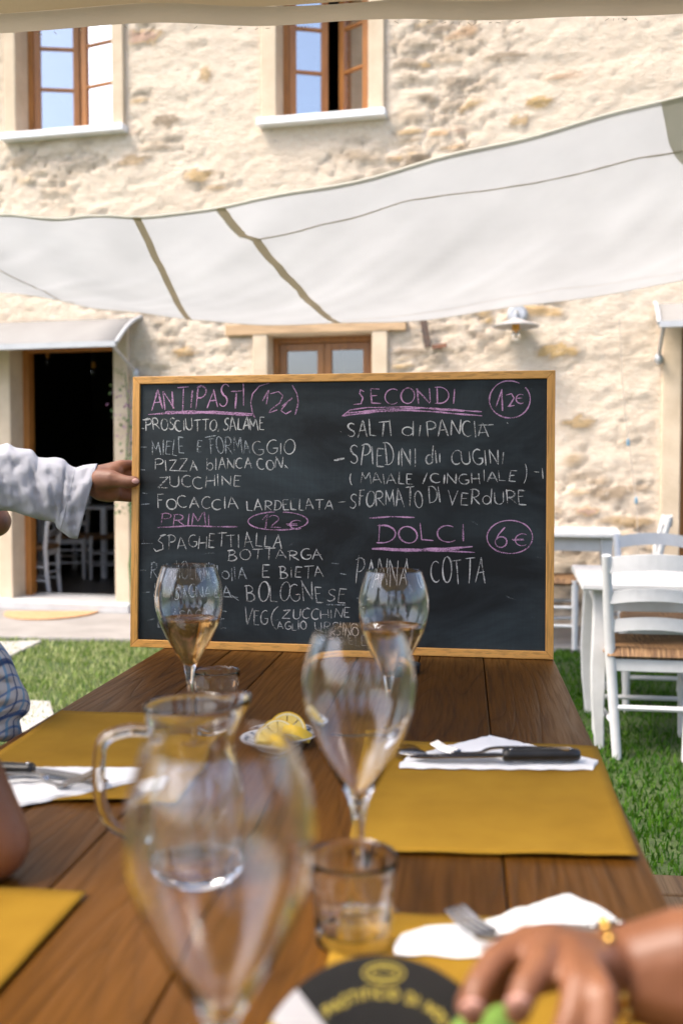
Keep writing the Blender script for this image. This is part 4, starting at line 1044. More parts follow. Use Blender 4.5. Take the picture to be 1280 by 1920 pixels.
# jug
jp = [(0, .002), (.046, .0), (.0525, .003), (.0555, .010), (.0565, .035), (.0562, .07), (.0545, .092), (.0490, .113), (.0440, .126), (.0428, .136), (.0440, .150), (.0472, .166), (.0478, .172)]
ji = [(.0466, .1745), (.0448, .172), (.0415, .150), (.0402, .136), (.0414, .126), (.0464, .113), (.0518, .092), (.0535, .07), (.0538, .035), (.052, .014), (.046, .0085), (0, .008)]
def spout(q, a):
    d = (a-R(8)+math.pi) % (2*math.pi)-math.pi; k = math.exp(-(d/.62)**4)*max(0, (q.z-.135)/.04)**1.5
    dirv = Vector((math.cos(R(8)), math.sin(R(8)), 0)); return q+dirv*.014*k+Vector((0, 0, .007*k))
jug = thing('glass_jug', 'empty clear glass jug with handle and spout standing left on the table', 'jug', atz(362, 1640, TZ)+Vector((0, 0, .0006)))
m = MB(); m.lathe(refine(jp)+refine(ji), seg=80, deform=spout); fixn(m.build('jug_body', M['glass'], jug))
hp = smooth([Vector((-.0435, -.006, .148)), Vector((-.062, -.012, .150)), Vector((-.084, -.018, .142)), Vector((-.089, -.02, .118)), Vector((-.088, -.02, .085)), Vector((-.080, -.016, .060)), Vector((-.064, -.01, .045)), Vector((-.0572, -.006, .040))], 6)
m = MB(); m.tube(hp, .0062, 14, sx=1.25); fixn(m.build('handle', M['glass'], jug))
# saucer with lemon
sc_ = atz(527, 1392, TZ)
sau = thing('saucer', 'small white saucer with blue rim holding lemon pieces', 'saucer', sc_)
m = MB(); m.lathe([(0, .003), (.026, .002), (.03, 0), (.032, .003), (.044, .009), (.0565, .0145), (.0572, .0158), (.0558, .0162), (.043, .0112), (.03, .0068), (0, .006)], seg=56); fixn(m.build('dish', M['ceramic'], sau))
m = MB(); m.lathe([(.034, .0085), (.043, .0116), (.0525, .0156)], seg=56); m.build('painted_rim', M['bluerim'], sau)
def lemon(pos, rz, tilt, r, th, label):
    t = thing('lemon_slice', label, 'lemon', pos, group='lemon pieces on the saucer')
    rm = Matrix.Rotation(rz, 3, 'Z') @ Matrix.Rotation(tilt, 3, 'X')
    n = 20; A = [math.pi*k/n for k in range(n+1)]
    def arcp(rr, y): return [rm @ Vector((rr*math.cos(a), y, rr*math.sin(a))) for a in A]
    m = MB(); o = arcp(r, -th/2)+arcp(r, th/2)+arcp(r*.93, -th/2)+arcp(r*.93, th/2); k = n+1; fs = []
    for i in range(n): fs += [(i, i+1, k+i+1, k+i), (i, 2*k+i, 2*k+i+1, i+1), (k+i, k+i+1, 3*k+i+1, 3*k+i), (2*k+i, 3*k+i, 3*k+i+1, 2*k+i+1)]
    m.add(o, fs); m.build('rind', M['rind'], t)
    m = MB(); o = arcp(r*.93, -th/2+.0006)+arcp(r*.93, th/2-.0006)+arcp(r*.84, -th/2+.0002)+arcp(r*.84, th/2-.0002); fs = []
    for i in range(n): fs += [(i, 2*k+i, 2*k+i+1, i+1), (k+i, k+i+1, 3*k+i+1, 3*k+i)]
    m.add(o, fs); m.build('pith', M['pith'], t)
    m = MB()
    for s in range(4):
        a0, a1 = math.pi*s/4+.04, math.pi*(s+1)/4-.04; w_ = [(.05*r/math.sin((a1-a0)/2)*.5, (a0+a1)/2)]+[(r*.82, lerp(a0, a1, q/6)) for q in range(7)]
        P1 = [rm @ Vector((q[0]*math.cos(q[1]), -th/2+.0001, q[0]*math.sin(q[1]))) for q in w_]; P2 = [rm @ Vector((q[0]*math.cos(q[1]), th/2-.0001, q[0]*math.sin(q[1]))) for q in w_]
        nn = len(P1); m.add(P1+P2, [tuple(range(nn)), tuple(reversed(range(nn, 2*nn)))]+[(i, (i+1) % nn, nn+(i+1) % nn, nn+i) for i in range(nn)])
    m.build('pulp', M['lemon'], t, smooth=False)
    m = MB(); P = [rm @ Vector((x, y, -.0004)) for x, y in ((-r*.93, -th/2), (r*.93, -th/2), (r*.93, th/2), (-r*.93, th/2))]; m.add(P, [(0, 1, 2, 3)]); m.build('cut_face', M['lemon'], t)
    return t
lemon(sc_+Vector((-.004, -.010, .0105)), R(8), R(-38), .027, .013, 'pale lemon half slice lying flat facing the camera at the front')
lemon(sc_+Vector((.024, -.014, .012)), R(-28), R(48), .024, .014, 'lemon wedge with its bright rind turned to the camera')
lemon(sc_+Vector((.008, .020, .011)), R(4), R(-22), .029, .013, 'lemon slice leaning at the back of the saucer')
# black ashtray in front of the board
p = atz(763, 1262, TZ); m = MB(); m.lathe([(0, 0), (.022, 0), (.025, .003), (.027, .018), (.0255, .0195), (.0235, .018), (.021, .006), (0, .005)], c=p+Vector((0, 0, .0006)), seg=40)
tag(fixn(m.build('ashtray', M['black'])), 'small round black dish in front of the blackboard behind the glasses', 'dish')

# ------------------------------------------------------------------ the blackboard
BL = atz(244, 1213, TZ+.001); BR = atz(1037, 1237, TZ+.001); bx_ = (BR-BL).normalized(); bk_ = Vector((-bx_.y, bx_.x, 0))
LEAN = R(3); bu = Vector((0, 0, 1))*math.cos(LEAN)+bk_*math.sin(LEAN); bn = bk_*math.cos(LEAN)-Vector((0, 0, 1))*math.sin(LEAN)
BW = (BR-BL).length
qT = atpl(247, 711, BL, bn)-BL; qR = atpl(1037, 689, BL, bn)-BL; BH = (qT.dot(bu)+qR.dot(bu))/2
def BP(x, z, y=0): return BL+bx_*x+bu*z+bn*y
bd = thing('blackboard', 'wooden framed blackboard with chalk menu in white and pink, standing on the table end', 'blackboard', BL)
fw_ = .0172; fd = .020
def rail4(pa, pb, pc, pd, name, mat):    # quad (x, z) prism, mitred
    m = MB(); vs_ = [BP(*q, 0) for q in (pa, pb, pc, pd)]+[BP(*q, fd) for q in (pa, pb, pc, pd)]
    m.add(vs_, [(0, 1, 2, 3), (7, 6, 5, 4), (0, 4, 5, 1), (1, 5, 6, 2), (2, 6, 7, 3), (3, 7, 4, 0)]); o = m.build(name, mat, bd, world=True, smooth=False, bevel=.0014); return o
rail4((0, 0), (BW, 0), (BW-fw_, fw_), (fw_, fw_), 'frame_rail', M['boardframe_x']); rail4((fw_, BH-fw_), (BW-fw_, BH-fw_), (BW, BH), (0, BH), 'frame_rail', M['boardframe_x'])
rail4((0, 0), (fw_, fw_), (fw_, BH-fw_), (0, BH), 'frame_rail', M['boardframe_z']); rail4((BW-fw_, fw_), (BW, 0), (BW, BH), (BW-fw_, BH-fw_), 'frame_rail', M['boardframe_z'])
m = MB(); a = fw_-.003; vs_ = [BP(x, z, y) for y in (.006, .013) for x, z in ((a, a), (BW-a, a), (BW-a, BH-a), (a, BH-a))]
m.add(vs_, [(0, 1, 2, 3), (7, 6, 5, 4), (0, 4, 5, 1), (1, 5, 6, 2), (2, 6, 7, 3), (3, 7, 4, 0)]); panel = m.build('panel', M['slate'], bd, world=True, smooth=False)
# ------------------------------------------------------------------ chalk writing (strokes given in photograph pixels, laid on the board)
def arc(cx, cy_, rx, ry, a0, a1, n=14): return [(cx+rx*math.cos(R(lerp(a0, a1, k/n))), cy_+ry*math.sin(R(lerp(a0, a1, k/n)))) for k in range(n+1)]
GL = {
 'A': [[(0, 0), (.46, 1)], [(.46, 1), (1, 0)], [(.17, .36), (.86, .40)]],
 'B': [[(.1, 0), (.14, 1)], [(.0, .95)]+arc(.35, .76, .42, .24, 80, -95)+[(.15, .52)], [(.2, .52)]+arc(.4, .26, .5, .27, 80, -100)+[(.0, .02)]],
 'C': [arc(.58, .5, .56, .5, 55, 310, 16)], 'D': [[(.12, 0), (.12, 1)], [(0, .98)]+arc(.3, .5, .68, .5, 85, -85)+[(0, .0)]],
 'E': [[(.95, .97), (.15, 1), (.1, .5), (.1, .02), (.95, .0)], [(.12, .52), (.75, .54)]],
 'F': [[(.2, 1), (.15, 0)], [(.0, .97), (.95, 1)], [(.15, .55), (.75, .57)]],
 'G': [arc(.55, .5, .54, .5, 60, 320, 16)+[(.98, .42), (.55, .42)]],
 'H': [[(.05, 1), (.05, 0)], [(.9, 1), (.95, 0)], [(.05, .48), (.93, .52)]], 'I': [[(.5, 1), (.5, 0)]],
 'L': [[(.1, 1), (.08, .05), (.95, .0)]], 'M': [[(.0, 0), (.12, 1)], [(.12, 1), (.5, .35)], [(.5, .35), (.85, 1)], [(.85, 1), (1, 0)]],
 'N': [[(.05, 0), (.08, 1)], [(.08, 1), (.88, .05)], [(.88, .05), (.95, 1)]], 'O': [arc(.5, .5, .5, .5, 100, 465, 20)],
 'P': [[(.12, 0), (.16, 1)], [(.0, .93)]+arc(.4, .74, .55, .26, 95, -100)+[(.15, .46)]],
 'R': [[(.1, 0), (.14, 1)], [(.0, .95)]+arc(.38, .75, .5, .25, 95, -100)+[(.14, .48)], [(.3, .48), (1, 0)]],
 'S': [arc(.58, .76, .42, .24, 30, 200, 9)+[(.45, .5)]+arc(.42, .24, .46, .25, 60, -150, 10)],
 'T': [[(.5, .98), (.5, 0)], [(-.05, .95), (1.05, 1)]], 'U': [[(.05, 1), (.05, .4)]+arc(.5, .35, .45, .35, 180, 350, 10)+[(.95, 1)]],
 'V': [[(0, 1), (.42, 0)], [(.42, 0), (1, 1)]], 'Z': [[(.05, .95), (.95, 1), (.0, .03), (1, .0)]],
 '1': [[(.0, .62), (.75, 1), (.7, 0)]], '2': [arc(.45, .72, .42, .28, 150, -30, 9)+[(.1, .03), (1, .0)]],
 '6': [[(.75, 1), (.3, .65), (.05, .3)]+arc(.5, .27, .45, .27, 180, 520, 14)], '€': [arc(.65, .5, .52, .5, 55, 305, 12), [(-.1, .58), (.75, .6)], [(-.1, .42), (.7, .42)]],
 '(': [arc(1.0, .5, .9, .62, 130, 230, 8)], ')': [arc(0, .5, .9, .62, 50, -50, 8)], '/': [[(0, -.05), (1, 1)]], ',': [[(.6, .12), (.2, -.2)]], '.': [[(.4, .05), (.6, .0)]],
 'd': [arc(.42, .3, .4, .3, 20, 380, 14), [(.85, 1.1), (.84, 0)]], 'l': [[(.5, 1.1), (.5, 0)]], 'i': [[(.5, .7), (.5, 0)]], 'b': [[(.12, 1), (.12, 0)], arc(.5, .3, .4, .3, 170, -190, 14)], ' ': [],
 'o': [arc(.5, .33, .45, .33, 100, 465, 14)], '·': [[(.45, .45), (.55, .42)]], '-': [[(0, .45), (1, .5)]], 'e': [[(.05, .32), (.9, .36)]+arc(.5, .33, .42, .33, 20, 310, 12)],
}
NW = {'I': .28, 'l': .22, 'i': .22, '1': .5, '/': .6, '(': .4, ')': .4, ',': .3, '.': .25, ' ': .55, 'L': .75, 'M': 1.2, 'N': 1.05, '·': .3, '-': .5, 'E': .8, 'F': .8, 'S': .85}
krnd = random.Random(21); KZ = [0]
def chalk(strokes, mat, wid, name='chalk_lettering'):
    """strokes: lists of pixel points; a ragged ribbon for each"""
    m = MB()
    for st in strokes:
        if len(st) < 2: continue
        P = [(float(x), float(y)) for x, y in st]; Q = [P[0]]
        for a, b in zip(P[:-1], P[1:]):
            L = math.hypot(b[0]-a[0], b[1]-a[1]); n = max(1, int(L/2.5))
            for k in range(1, n+1): Q.append((lerp(a[0], b[0], k/n), lerp(a[1], b[1], k/n)))
        n = len(Q); KZ[0] += 1; yo = .0058-.0000045*(KZ[0] % 120); wb = wid*.9*krnd.uniform(.75, 1.15); o = len(m.v)
        ph = krnd.uniform(0, 6)
        for i, q in enumerate(Q):
            a = Q[max(0, i-1)]; b = Q[min(n-1, i+1)]; dx, dy = b[0]-a[0], b[1]-a[1]; l = math.hypot(dx, dy) or 1
            ww = wb/2*(.85+.25*math.sin(i*.35+ph)+krnd.uniform(-.15, .15)); e = min(i, n-1-i); ww *= min(1, .55+e*.25)
            jx, jy = .35*math.sin(i*.23+ph*2), .35*math.sin(i*.19+ph*3)
            for s in (-1, 1):
                p = atpl(q[0]-dy/l*ww*s+jx, q[1]+dx/l*ww*s+jy, BP(0, 0, yo), bn); m.v.append(p)
        for i in range(n-1): m.f.append((o+2*i, o+2*i+1, o+2*i+3, o+2*i+2))
    return m.build(name, mat, panel, world=True, smooth=False)
def word(txt, x0, x1, yt, yb, dy=0, slant=0, hs=None):
    """strokes of one word between columns x0..x1, rows yt..yb; dy = rise of the baseline over the word"""
    ws = [NW.get(c, 1) for c in txt]; gap = .20; tot = sum(ws)+gap*(len(txt)-1); sc = (x1-x0)/tot; x = x0; out = []
    for i, c in enumerate(txt):
        w_ = ws[i]*sc; hh = (yb-yt)*krnd.uniform(.84, 1.14); sk = krnd.uniform(-.12, .12)
        if hs and i in hs: hh = (yb-yt)*hs[i]
        yb_ = yb+krnd.uniform(-2.2, 1.8)+dy*(x-x0)/max(1, x1-x0)
        if c in 'I1liíT' : pass
        for st in GL.get(c, []):
            j1, j2 = krnd.uniform(-.06, .06), krnd.uniform(-.06, .06)
            out.append([(x+(px_+j1)*w_+(slant+sk)*py_*hh, yb_-(py_+j2)*hh) for px_, py_ in st])
        x += w_+gap*sc
    return out
def C(txt, *a, mat='chalk', wid=2.6, **k): return chalk(word(txt, *a, **k), M[mat], wid)
def ell_px(cx, cy_, rx, ry, a0=95, a1=440): return arc(cx, cy_, rx, -ry, a0, a1, 40)
# left column
C('ANTIPASTI', 285, 460, 730, 768, dy=-4, mat='chalk_pink', wid=3.0, hs={0: 1.0, 4: 1.15, 6: 1.1})
chalk([[(278, 777), (320, 774), (370, 773), (420, 776), (473, 778)], [(310, 773), (360, 771), (420, 773), (475, 776)], [(312, 776), (380, 774), (472, 779)]], M['chalk_pink'], 3.4, 'chalk_underline')
chalk([[(505, 718), (486, 724), (474, 738), (470, 755), (473, 775), (478, 784)], [(548, 722), (557, 738), (559, 754), (553, 778)]], M['chalk_pinkfaint'], 2.8, 'chalk_underline')
chalk([[(492, 752), (504, 732), (499, 758)], [(507, 738), (522, 734), (530, 742), (524, 756), (508, 768), (505, 774), (520, 768)], [(528, 762), (548, 746)], [(540, 752), (527, 770), (536, 776), (546, 770)]], M['chalk_pinkfaint'], 2.8)
C('PROSCIUTTO,', 273, 412, 785, 807); C('SALAME', 419, 495, 783, 807)
chalk([[(266, 803), (271, 804)], [(268, 787), (282, 786)]], M['chalk'], 3.4)
C('MIELE', 286, 346, 824, 851, mat='chalk_faint'); C('E', 369, 378, 823, 849, mat='chalk_faint'); C('FORMA', 394, 470, 822, 850, mat='chalk_faint'); C('GGIO', 474, 553, 826, 851)
chalk([[(262, 838), (276, 838)], [(385, 820), (405, 817)]], M['chalk_faint'], 2.6)
C('PIZZA', 291, 371, 862, 883); C('bIANCA', 387, 472, 858, 880); C('CON.', 483, 536, 860, 880); chalk([[(534, 872), (540, 878)]], M['chalk'], 2.5)
C('ZUCCHINE', 297, 453, 894, 914, dy=-2)
C('FOCACCIA', 295, 446, 934, 954, hs={0: 1.35}); C('LARDELLATA', 463, 624, 937, 956)
chalk([[(265, 946), (281, 945)], [(267, 924), (276, 925)], [(263, 880), (272, 881)]], M['chalk_faint'], 2.6)
C('PRIMI', 299, 395, 961, 985, mat='chalk_pinkfaint', wid=2.6); chalk([[(296, 989), (350, 986), (446, 988)]], M['chalk_pinkfaint'], 2.6, 'chalk_underline')
chalk([ell_px(521, 977, 56, 17)], M['chalk_pinkfaint'], 2.4, 'chalk_underline'); C('12', 490, 527, 966, 990, mat='chalk_pinkfaint'); C('€', 540, 564, 970, 990, mat='chalk_pinkfaint')
chalk([[(300, 1004), (311, 1002), (302, 1006), (297, 1014), (306, 1020), (306, 1030), (293, 1034), (288, 1028)]], M['chalk'], 2.4)
C('PAGHETTI', 315, 449, 1003, 1029, dy=-2, wid=2.4); C('ALLA', 458, 529, 1001, 1027, wid=2.4); C('BOTTARGA', 427, 606, 1030, 1050, dy=0)
chalk([[(264, 1019), (286, 1019)], [(270, 1008), (270, 1020)]], M['chalk_faint'], 2.4)
C('RAVIOLI', 281, 372, 1056, 1082, mat='chalk_faint'); C('DI N', 380, 410, 1060, 1086, mat='chalk_faint'); C('ollA', 415, 462, 1062, 1087, mat='chalk_faint')
C('E', 490, 505, 1063, 1084); C('BIETA', 524, 606, 1062, 1084); chalk([[(260, 1069), (274, 1069)]], M['chalk_faint'], 2.5)
C('LASAGNA', 288, 405, 1098, 1122, mat='chalk_faint'); C('A', 418, 434, 1103, 1121, mat='chalk_faint'); C('BOLOGNE', 461, 606, 1094, 1128, mat='chalk'); C('SE', 612, 647, 1106, 1130)
chalk([[(268, 1111), (282, 1110)], [(612, 1134), (648, 1134)], [(434, 1116), (448, 1126)], [(418, 1119), (446, 1120)]], M['chalk_faint'], 2.4)
C('LASAGNE', 296, 424, 1146, 1178, mat='chalk_faint'); C('VEG', 458, 502, 1142, 1170, hs={0: 1.15}); chalk([arc(535, 1160, 26, -26, 120, 230, 10)], M['chalk'], 2.3)
C('ZUCCHINE', 530, 656, 1141, 1159); C('AGLIO', 520, 575, 1166, 1181); C('URSINO', 590, 672, 1166, 1184); chalk([[(277, 1163), (291, 1160)]], M['chalk_faint'], 2.4)
# right column
C('ECONDI', 694, 853, 731, 757, dy=0, mat='chalk_pink', wid=3.0, hs={4: 1.2}); chalk([[(683, 735), (676, 731), (674, 738), (680, 746), (676, 757), (662, 758)]], M['chalk_pink'], 3.0)
chalk([[(641, 780), (655, 769), (690, 764), (770, 763), (850, 768), (903, 772)], [(642, 780), (700, 772), (770, 769), (850, 775), (903, 780)], [(650, 774), (720, 768), (790, 765), (870, 771)]], M['chalk_pink'], 3.4, 'chalk_underline')
chalk([ell_px(955, 749, 38, 35, 60, 400)], M['chalk_pink'], 3.0, 'chalk_underline'); chalk([[(929, 764), (940, 729), (942, 771)], [(940, 731), (941, 770)], [(948, 741), (958, 738), (963, 746), (955, 760), (952, 762), (964, 760)], arc(976, 748, 9, -9, 60, 300, 10), [(966, 747), (978, 746)]], M['chalk_pink'], 3.0)
C('SALTI', 652, 735, 791, 819, wid=2.9, hs={0: .9}); C('di', 753, 789, 790, 818, wid=2.9); C('PANCIA', 800, 915, 790, 818, wid=2.9); chalk([[(895, 797), (925, 796)]], M['chalk'], 2.4)
C('SPIEDINI', 656, 780, 842, 872, wid=2.9, hs={0: 1.15, 1: 1.3, 4: 1.4}); C('dli', 797, 826, 844, 870, wid=2.9); C('CUGINI', 844, 944, 845, 870, wid=2.9)
C('(', 656, 665, 884, 910); C('MAIALE', 675, 774, 888, 908, dy=-1); C('/CINGHIALE', 792, 967, 888, 907, dy=-3); C(')', 974, 987, 874, 908)
C('SFORMATO', 656, 793, 922, 950, wid=2.8, hs={5: 1.2, 6: 1.3}); C('DI', 804, 827, 914, 942, wid=2.8); C('VERdURE', 839, 986, 920, 946, wid=2.8)
chalk([[(626, 863), (645, 859)]], M['chalk'], 5); chalk([[(634, 942), (647, 941)], [(638, 809), (640, 810)], [(1000, 884), (1010, 885)], [(1016, 878), (1017, 898)], [(950, 792), (952, 794)]], M['chalk'], 2.6)
chalk([[(692, 971), (730, 969), (777, 970)]], M['chalk_pink'], 2.8, 'chalk_underline')
C('DOLCI', 706, 873, 986, 1016, mat='chalk_pink', wid=3.0); chalk([[(697, 1028), (760, 1030), (820, 1029), (885, 1025)], [(697, 1030), (760, 1033), (830, 1033), (890, 1036)], [(720, 1029), (780, 1032), (860, 1030)]], M['chalk_pink'], 3.6, 'chalk_underline')
chalk([ell_px(955, 1007, 43, 31, 60, 420)], M['chalk_pink'], 2.6, 'chalk_underline'); C('6', 925, 949, 985, 1028, mat='chalk_pink', wid=2.8); C('€', 962, 988, 1002, 1024, mat='chalk_pink', wid=2.6)
C('PANNA', 664, 768, 1048, 1094, wid=2.4, mat='chalk'); C('COTTA', 808, 908, 1050, 1092, wid=2.6, hs={1: 1.15})
chalk([[(637, 1075), (648, 1077)], [(622, 1056), (636, 1058)], [(668, 1121), (680, 1122)]], M['chalk_faint'], 2.4)
C('MIELE', 620, 690, 1186, 1200, mat='chalk_faint', wid=2.0)

# erased ghosts and stray marks
for k in range(26):
    x, y = krnd.uniform(268, 1010), krnd.uniform(725, 1205); a = krnd.uniform(-.5, .5); L = krnd.uniform(4, 22)
    chalk([[(x, y), (x+L*math.cos(a)*.5, y+L*math.sin(a)*.5+krnd.uniform(-2, 2)), (x+L*math.cos(a), y+L*math.sin(a))]], M['chalk_ghost'], 2.0, 'chalk_mark')
# ------------------------------------------------------------------ people: tapered limbs grown into one continuous surface each
def remeshed(mb, name, mat, parent, vox, it=6, world=True):
    o = mb.build(name, mat, parent, world=world)
    r = o.modifiers.new('r', 'REMESH'); r.mode = 'VOXEL'; r.voxel_size = vox; r.use_smooth_shade = True
    if it: s = o.modifiers.new('s', 'SMOOTH'); s.iterations = it; s.factor = .5
    bpy.context.view_layer.update(); dg = bpy.context.evaluated_depsgraph_get(); me = bpy.data.meshes.new_from_object(o.evaluated_get(dg)); old = o.data
    o.modifiers.clear(); o.data = me; me.name = name; bpy.data.meshes.remove(old); me.shade_smooth()
    if not me.materials: me.materials.append(mat)
    return o
V = Vector
def body(m, pel, chest, neck, head, face, up, L, Rr, legs, k=1.0):
    side = face.cross(up).normalized()
    m.cap(pel-side*.085*k, .095*k, pel+side*.085*k, .095*k); m.cap(pel, .125*k, pel.lerp(chest, .45), .115*k); m.cap(pel.lerp(chest, .45)-side*.03, .115*k, chest-side*.06*k, .115*k); m.cap(pel.lerp(chest, .45)+side*.03, .115*k, chest+side*.06*k, .115*k)
    m.cap(chest, .09*k, neck, .055*k); m.cap(neck, .054*k, head-up*.05*k, .052*k)
    for arm in (L, Rr):
        sh, el, wr = arm; m.cap(chest.lerp(sh, .4), .08*k, sh, .062*k); m.chain([(sh, .056*k), (sh.lerp(el, .5), .047*k), (el, .038*k)]); m.chain([(el, .039*k), (el.lerp(wr, .3), .042*k), (wr, .026*k)])
    for hip, kn, an, toe in legs:
        m.chain([(hip, .092*k), (hip.lerp(kn, .5), .076*k), (kn, .055*k)]); m.chain([(kn, .055*k), (kn.lerp(an, .3), .057*k), (an, .036*k)]); m.cap(an-up*.03*k, .036*k, toe, .03*k)
    # head: skull, jaw, nose, brow, lips, ears
    rot = Matrix((side, face, up)).transposed()
    m.ell(head, (.072*k, .092*k, .105*k), rot); m.cap(head-up*.055*k+face*.015*k, .058*k, head-up*.088*k+face*.055*k, .03*k)
    m.cap(head+face*.088*k+up*.012*k, .011*k, head+face*.108*k-up*.025*k, .015*k); m.cap(head+face*.084*k+up*.03*k-side*.035*k, .012*k, head+face*.084*k+up*.03*k+side*.035*k, .012*k)
    m.cap(head+face*.092*k-up*.055*k-side*.018*k, .009*k, head+face*.092*k-up*.055*k+side*.018*k, .009*k)
    for s in (-1, 1): m.ell(head+side*.074*k*s-up*.005*k, (.012*k, .022*k, .032*k), rot)
def face_parts(root, head, face, up, k=1.0, hair_len=.0):
    side = face.cross(up).normalized(); rot = Matrix((side, face, up)).transposed()
    for s in (-1, 1):
        m = MB(); m.ell(head+face*.0815*k+side*.031*k*s+up*.008*k, (.012*k, .008*k, .0055*k), rot, 14, 8); m.build('eye', M['hair'], root, world=True)
    m = MB(); m.ell(head+up*.022*k-face*.018*k, (.082*k, .094*k, .103*k), rot)
    if hair_len: m.cap(head-face*.06*k, .07*k, head-face*.075*k-up*hair_len, .05*k)
    remeshed(m, 'hair', M['hair'], root, .008, 3)
def hand_relaxed(m, wr, d, n, side, k=1.0, curl=.5):
    """d: towards the finger tips, n: out of the back of the hand, side: towards the thumb"""
    for q, L in ((-.027, .072), (-.009, .078), (.009, .076), (.027, .068)):
        b = wr+d*.085*k+side*q*k; m.cap(wr+d*.012*k+side*q*.55*k, .017*k, b, .0125*k)
        p1 = b+(d*math.cos(curl*.6)-n*math.sin(curl*.6))*L*.46*k; p2 = p1+(d*math.cos(curl*1.5)-n*math.sin(curl*1.5))*L*.32*k; p3 = p2+(d*math.cos(curl*2.1)-n*math.sin(curl*2.1))*L*.26*k
        m.chain([(b, .0105*k), (p1, .0095*k), (p2, .0085*k), (p3, .007*k)], 12)
    t0 = wr+d*.02*k+side*.022*k; t1 = t0+(d*.6+side*.8).normalized()*.042*k; t2 = t1+(d*.9+side*.35).normalized()*.032*k; t3 = t2+(d*.95-n*.2).normalized()*.024*k
    m.chain([(t0, .016*k), (t1, .0125*k), (t2, .0105*k), (t3, .008*k)], 12)
Zu = V((0, 0, 1))
# ---- the waiter at the left end of the board
wtr = thing('person', 'person in loose white linen shirt holding the left side of the blackboard', 'person', V((-1.22, 2.62, 0)))
YB = atpl(247, 900, BL, bn).y
wpx = lambda x, y, dy=0.0: aty(x, y, YB+dy)
wrist = wpx(165, 908, .03); elb = wpx(-95, 902, .05); sho = V((-1.13, 2.52, 1.40)); chest = V((-1.27, 2.60, 1.30)); fc = V((.75, -.66, 0)).normalized()
elb2 = aty(2, 975, 2.50); wr2 = aty(-40, 1120, 2.40); sho2 = V((-1.0, 2.78, 1.38))
m = MB()
body(m, V((-1.26, 2.64, .94)), chest, V((-1.25, 2.58, 1.49)), V((-1.22, 2.55, 1.64)), fc, Zu, (sho, elb, wrist), (V((-1.36, 2.74, 1.40)), V((-1.12, 2.80, 1.15)), V((-.93, 2.70, 1.17))),
     [(V((-1.33, 2.60, .9)), V((-1.32, 2.58, .5)), V((-1.33, 2.63, .09)), V((-1.22, 2.52, .04))), (V((-1.18, 2.70, .9)), V((-1.14, 2.68, .5)), V((-1.15, 2.74, .09)), V((-1.04, 2.64, .04)))])
# forearm of the other arm crossing behind the sleeve, elbow showing under it
m.chain([(V((-1.12, 2.80, 1.15)), .04), (wpx(-40, 930, .30), .045), (wpx(-8, 978, .28), .040)])
# the hand: back of the hand, four fingers behind the board, thumb on its face
m.chain([(wrist, .026), (wpx(186, 905, .03), .031), (wpx(200, 900, .03), .034)]); m.cap(wpx(190, 890, .03), .024, wpx(214, 884, .035), .022); m.cap(wpx(190, 918, .035), .027, wpx(206, 922, .04), .025)
m.chain([(wpx(205, 881, .035), .017), (wpx(226, 872, .04), .0125), (wpx(243, 871, .055), .0115), (wpx(262, 873, .062), .010)], 14)
m.chain([(wpx(210, 893, .05), .016), (wpx(232, 890, .058), .0115), (wpx(250, 892, .062), .0105), (wpx(268, 893, .064), .009)], 14)
m.chain([(wpx(208, 912, .055), .016), (wpx(230, 914, .062), .0115), (wpx(250, 916, .064), .0105), (wpx(266, 917, .066), .009)], 14)
m.chain([(wpx(202, 926, .05), .0165), (wpx(224, 930, .055), .013), (wpx(242, 933, .058), .0115), (wpx(260, 936, .064), .009)], 14)
m.chain([(wpx(190, 898, .010), .025), (wpx(210, 898, -.006), .0205), (wpx(226, 901, -.012), .0160), (wpx(240, 904, -.017), .0150), (wpx(252, 903, -.019), .0132)], 14)
remeshed(m, 'body', M['skin_dark'], wtr, .0042, 4)
m = MB(); m.ell(wpx(254.5, 902, -.0325), (.0085, .003, .0062)); m.build('thumb_nail', M['nail'], wtr, world=True)
face_parts(wtr, V((-1.22, 2.55, 1.64)), fc, Zu)
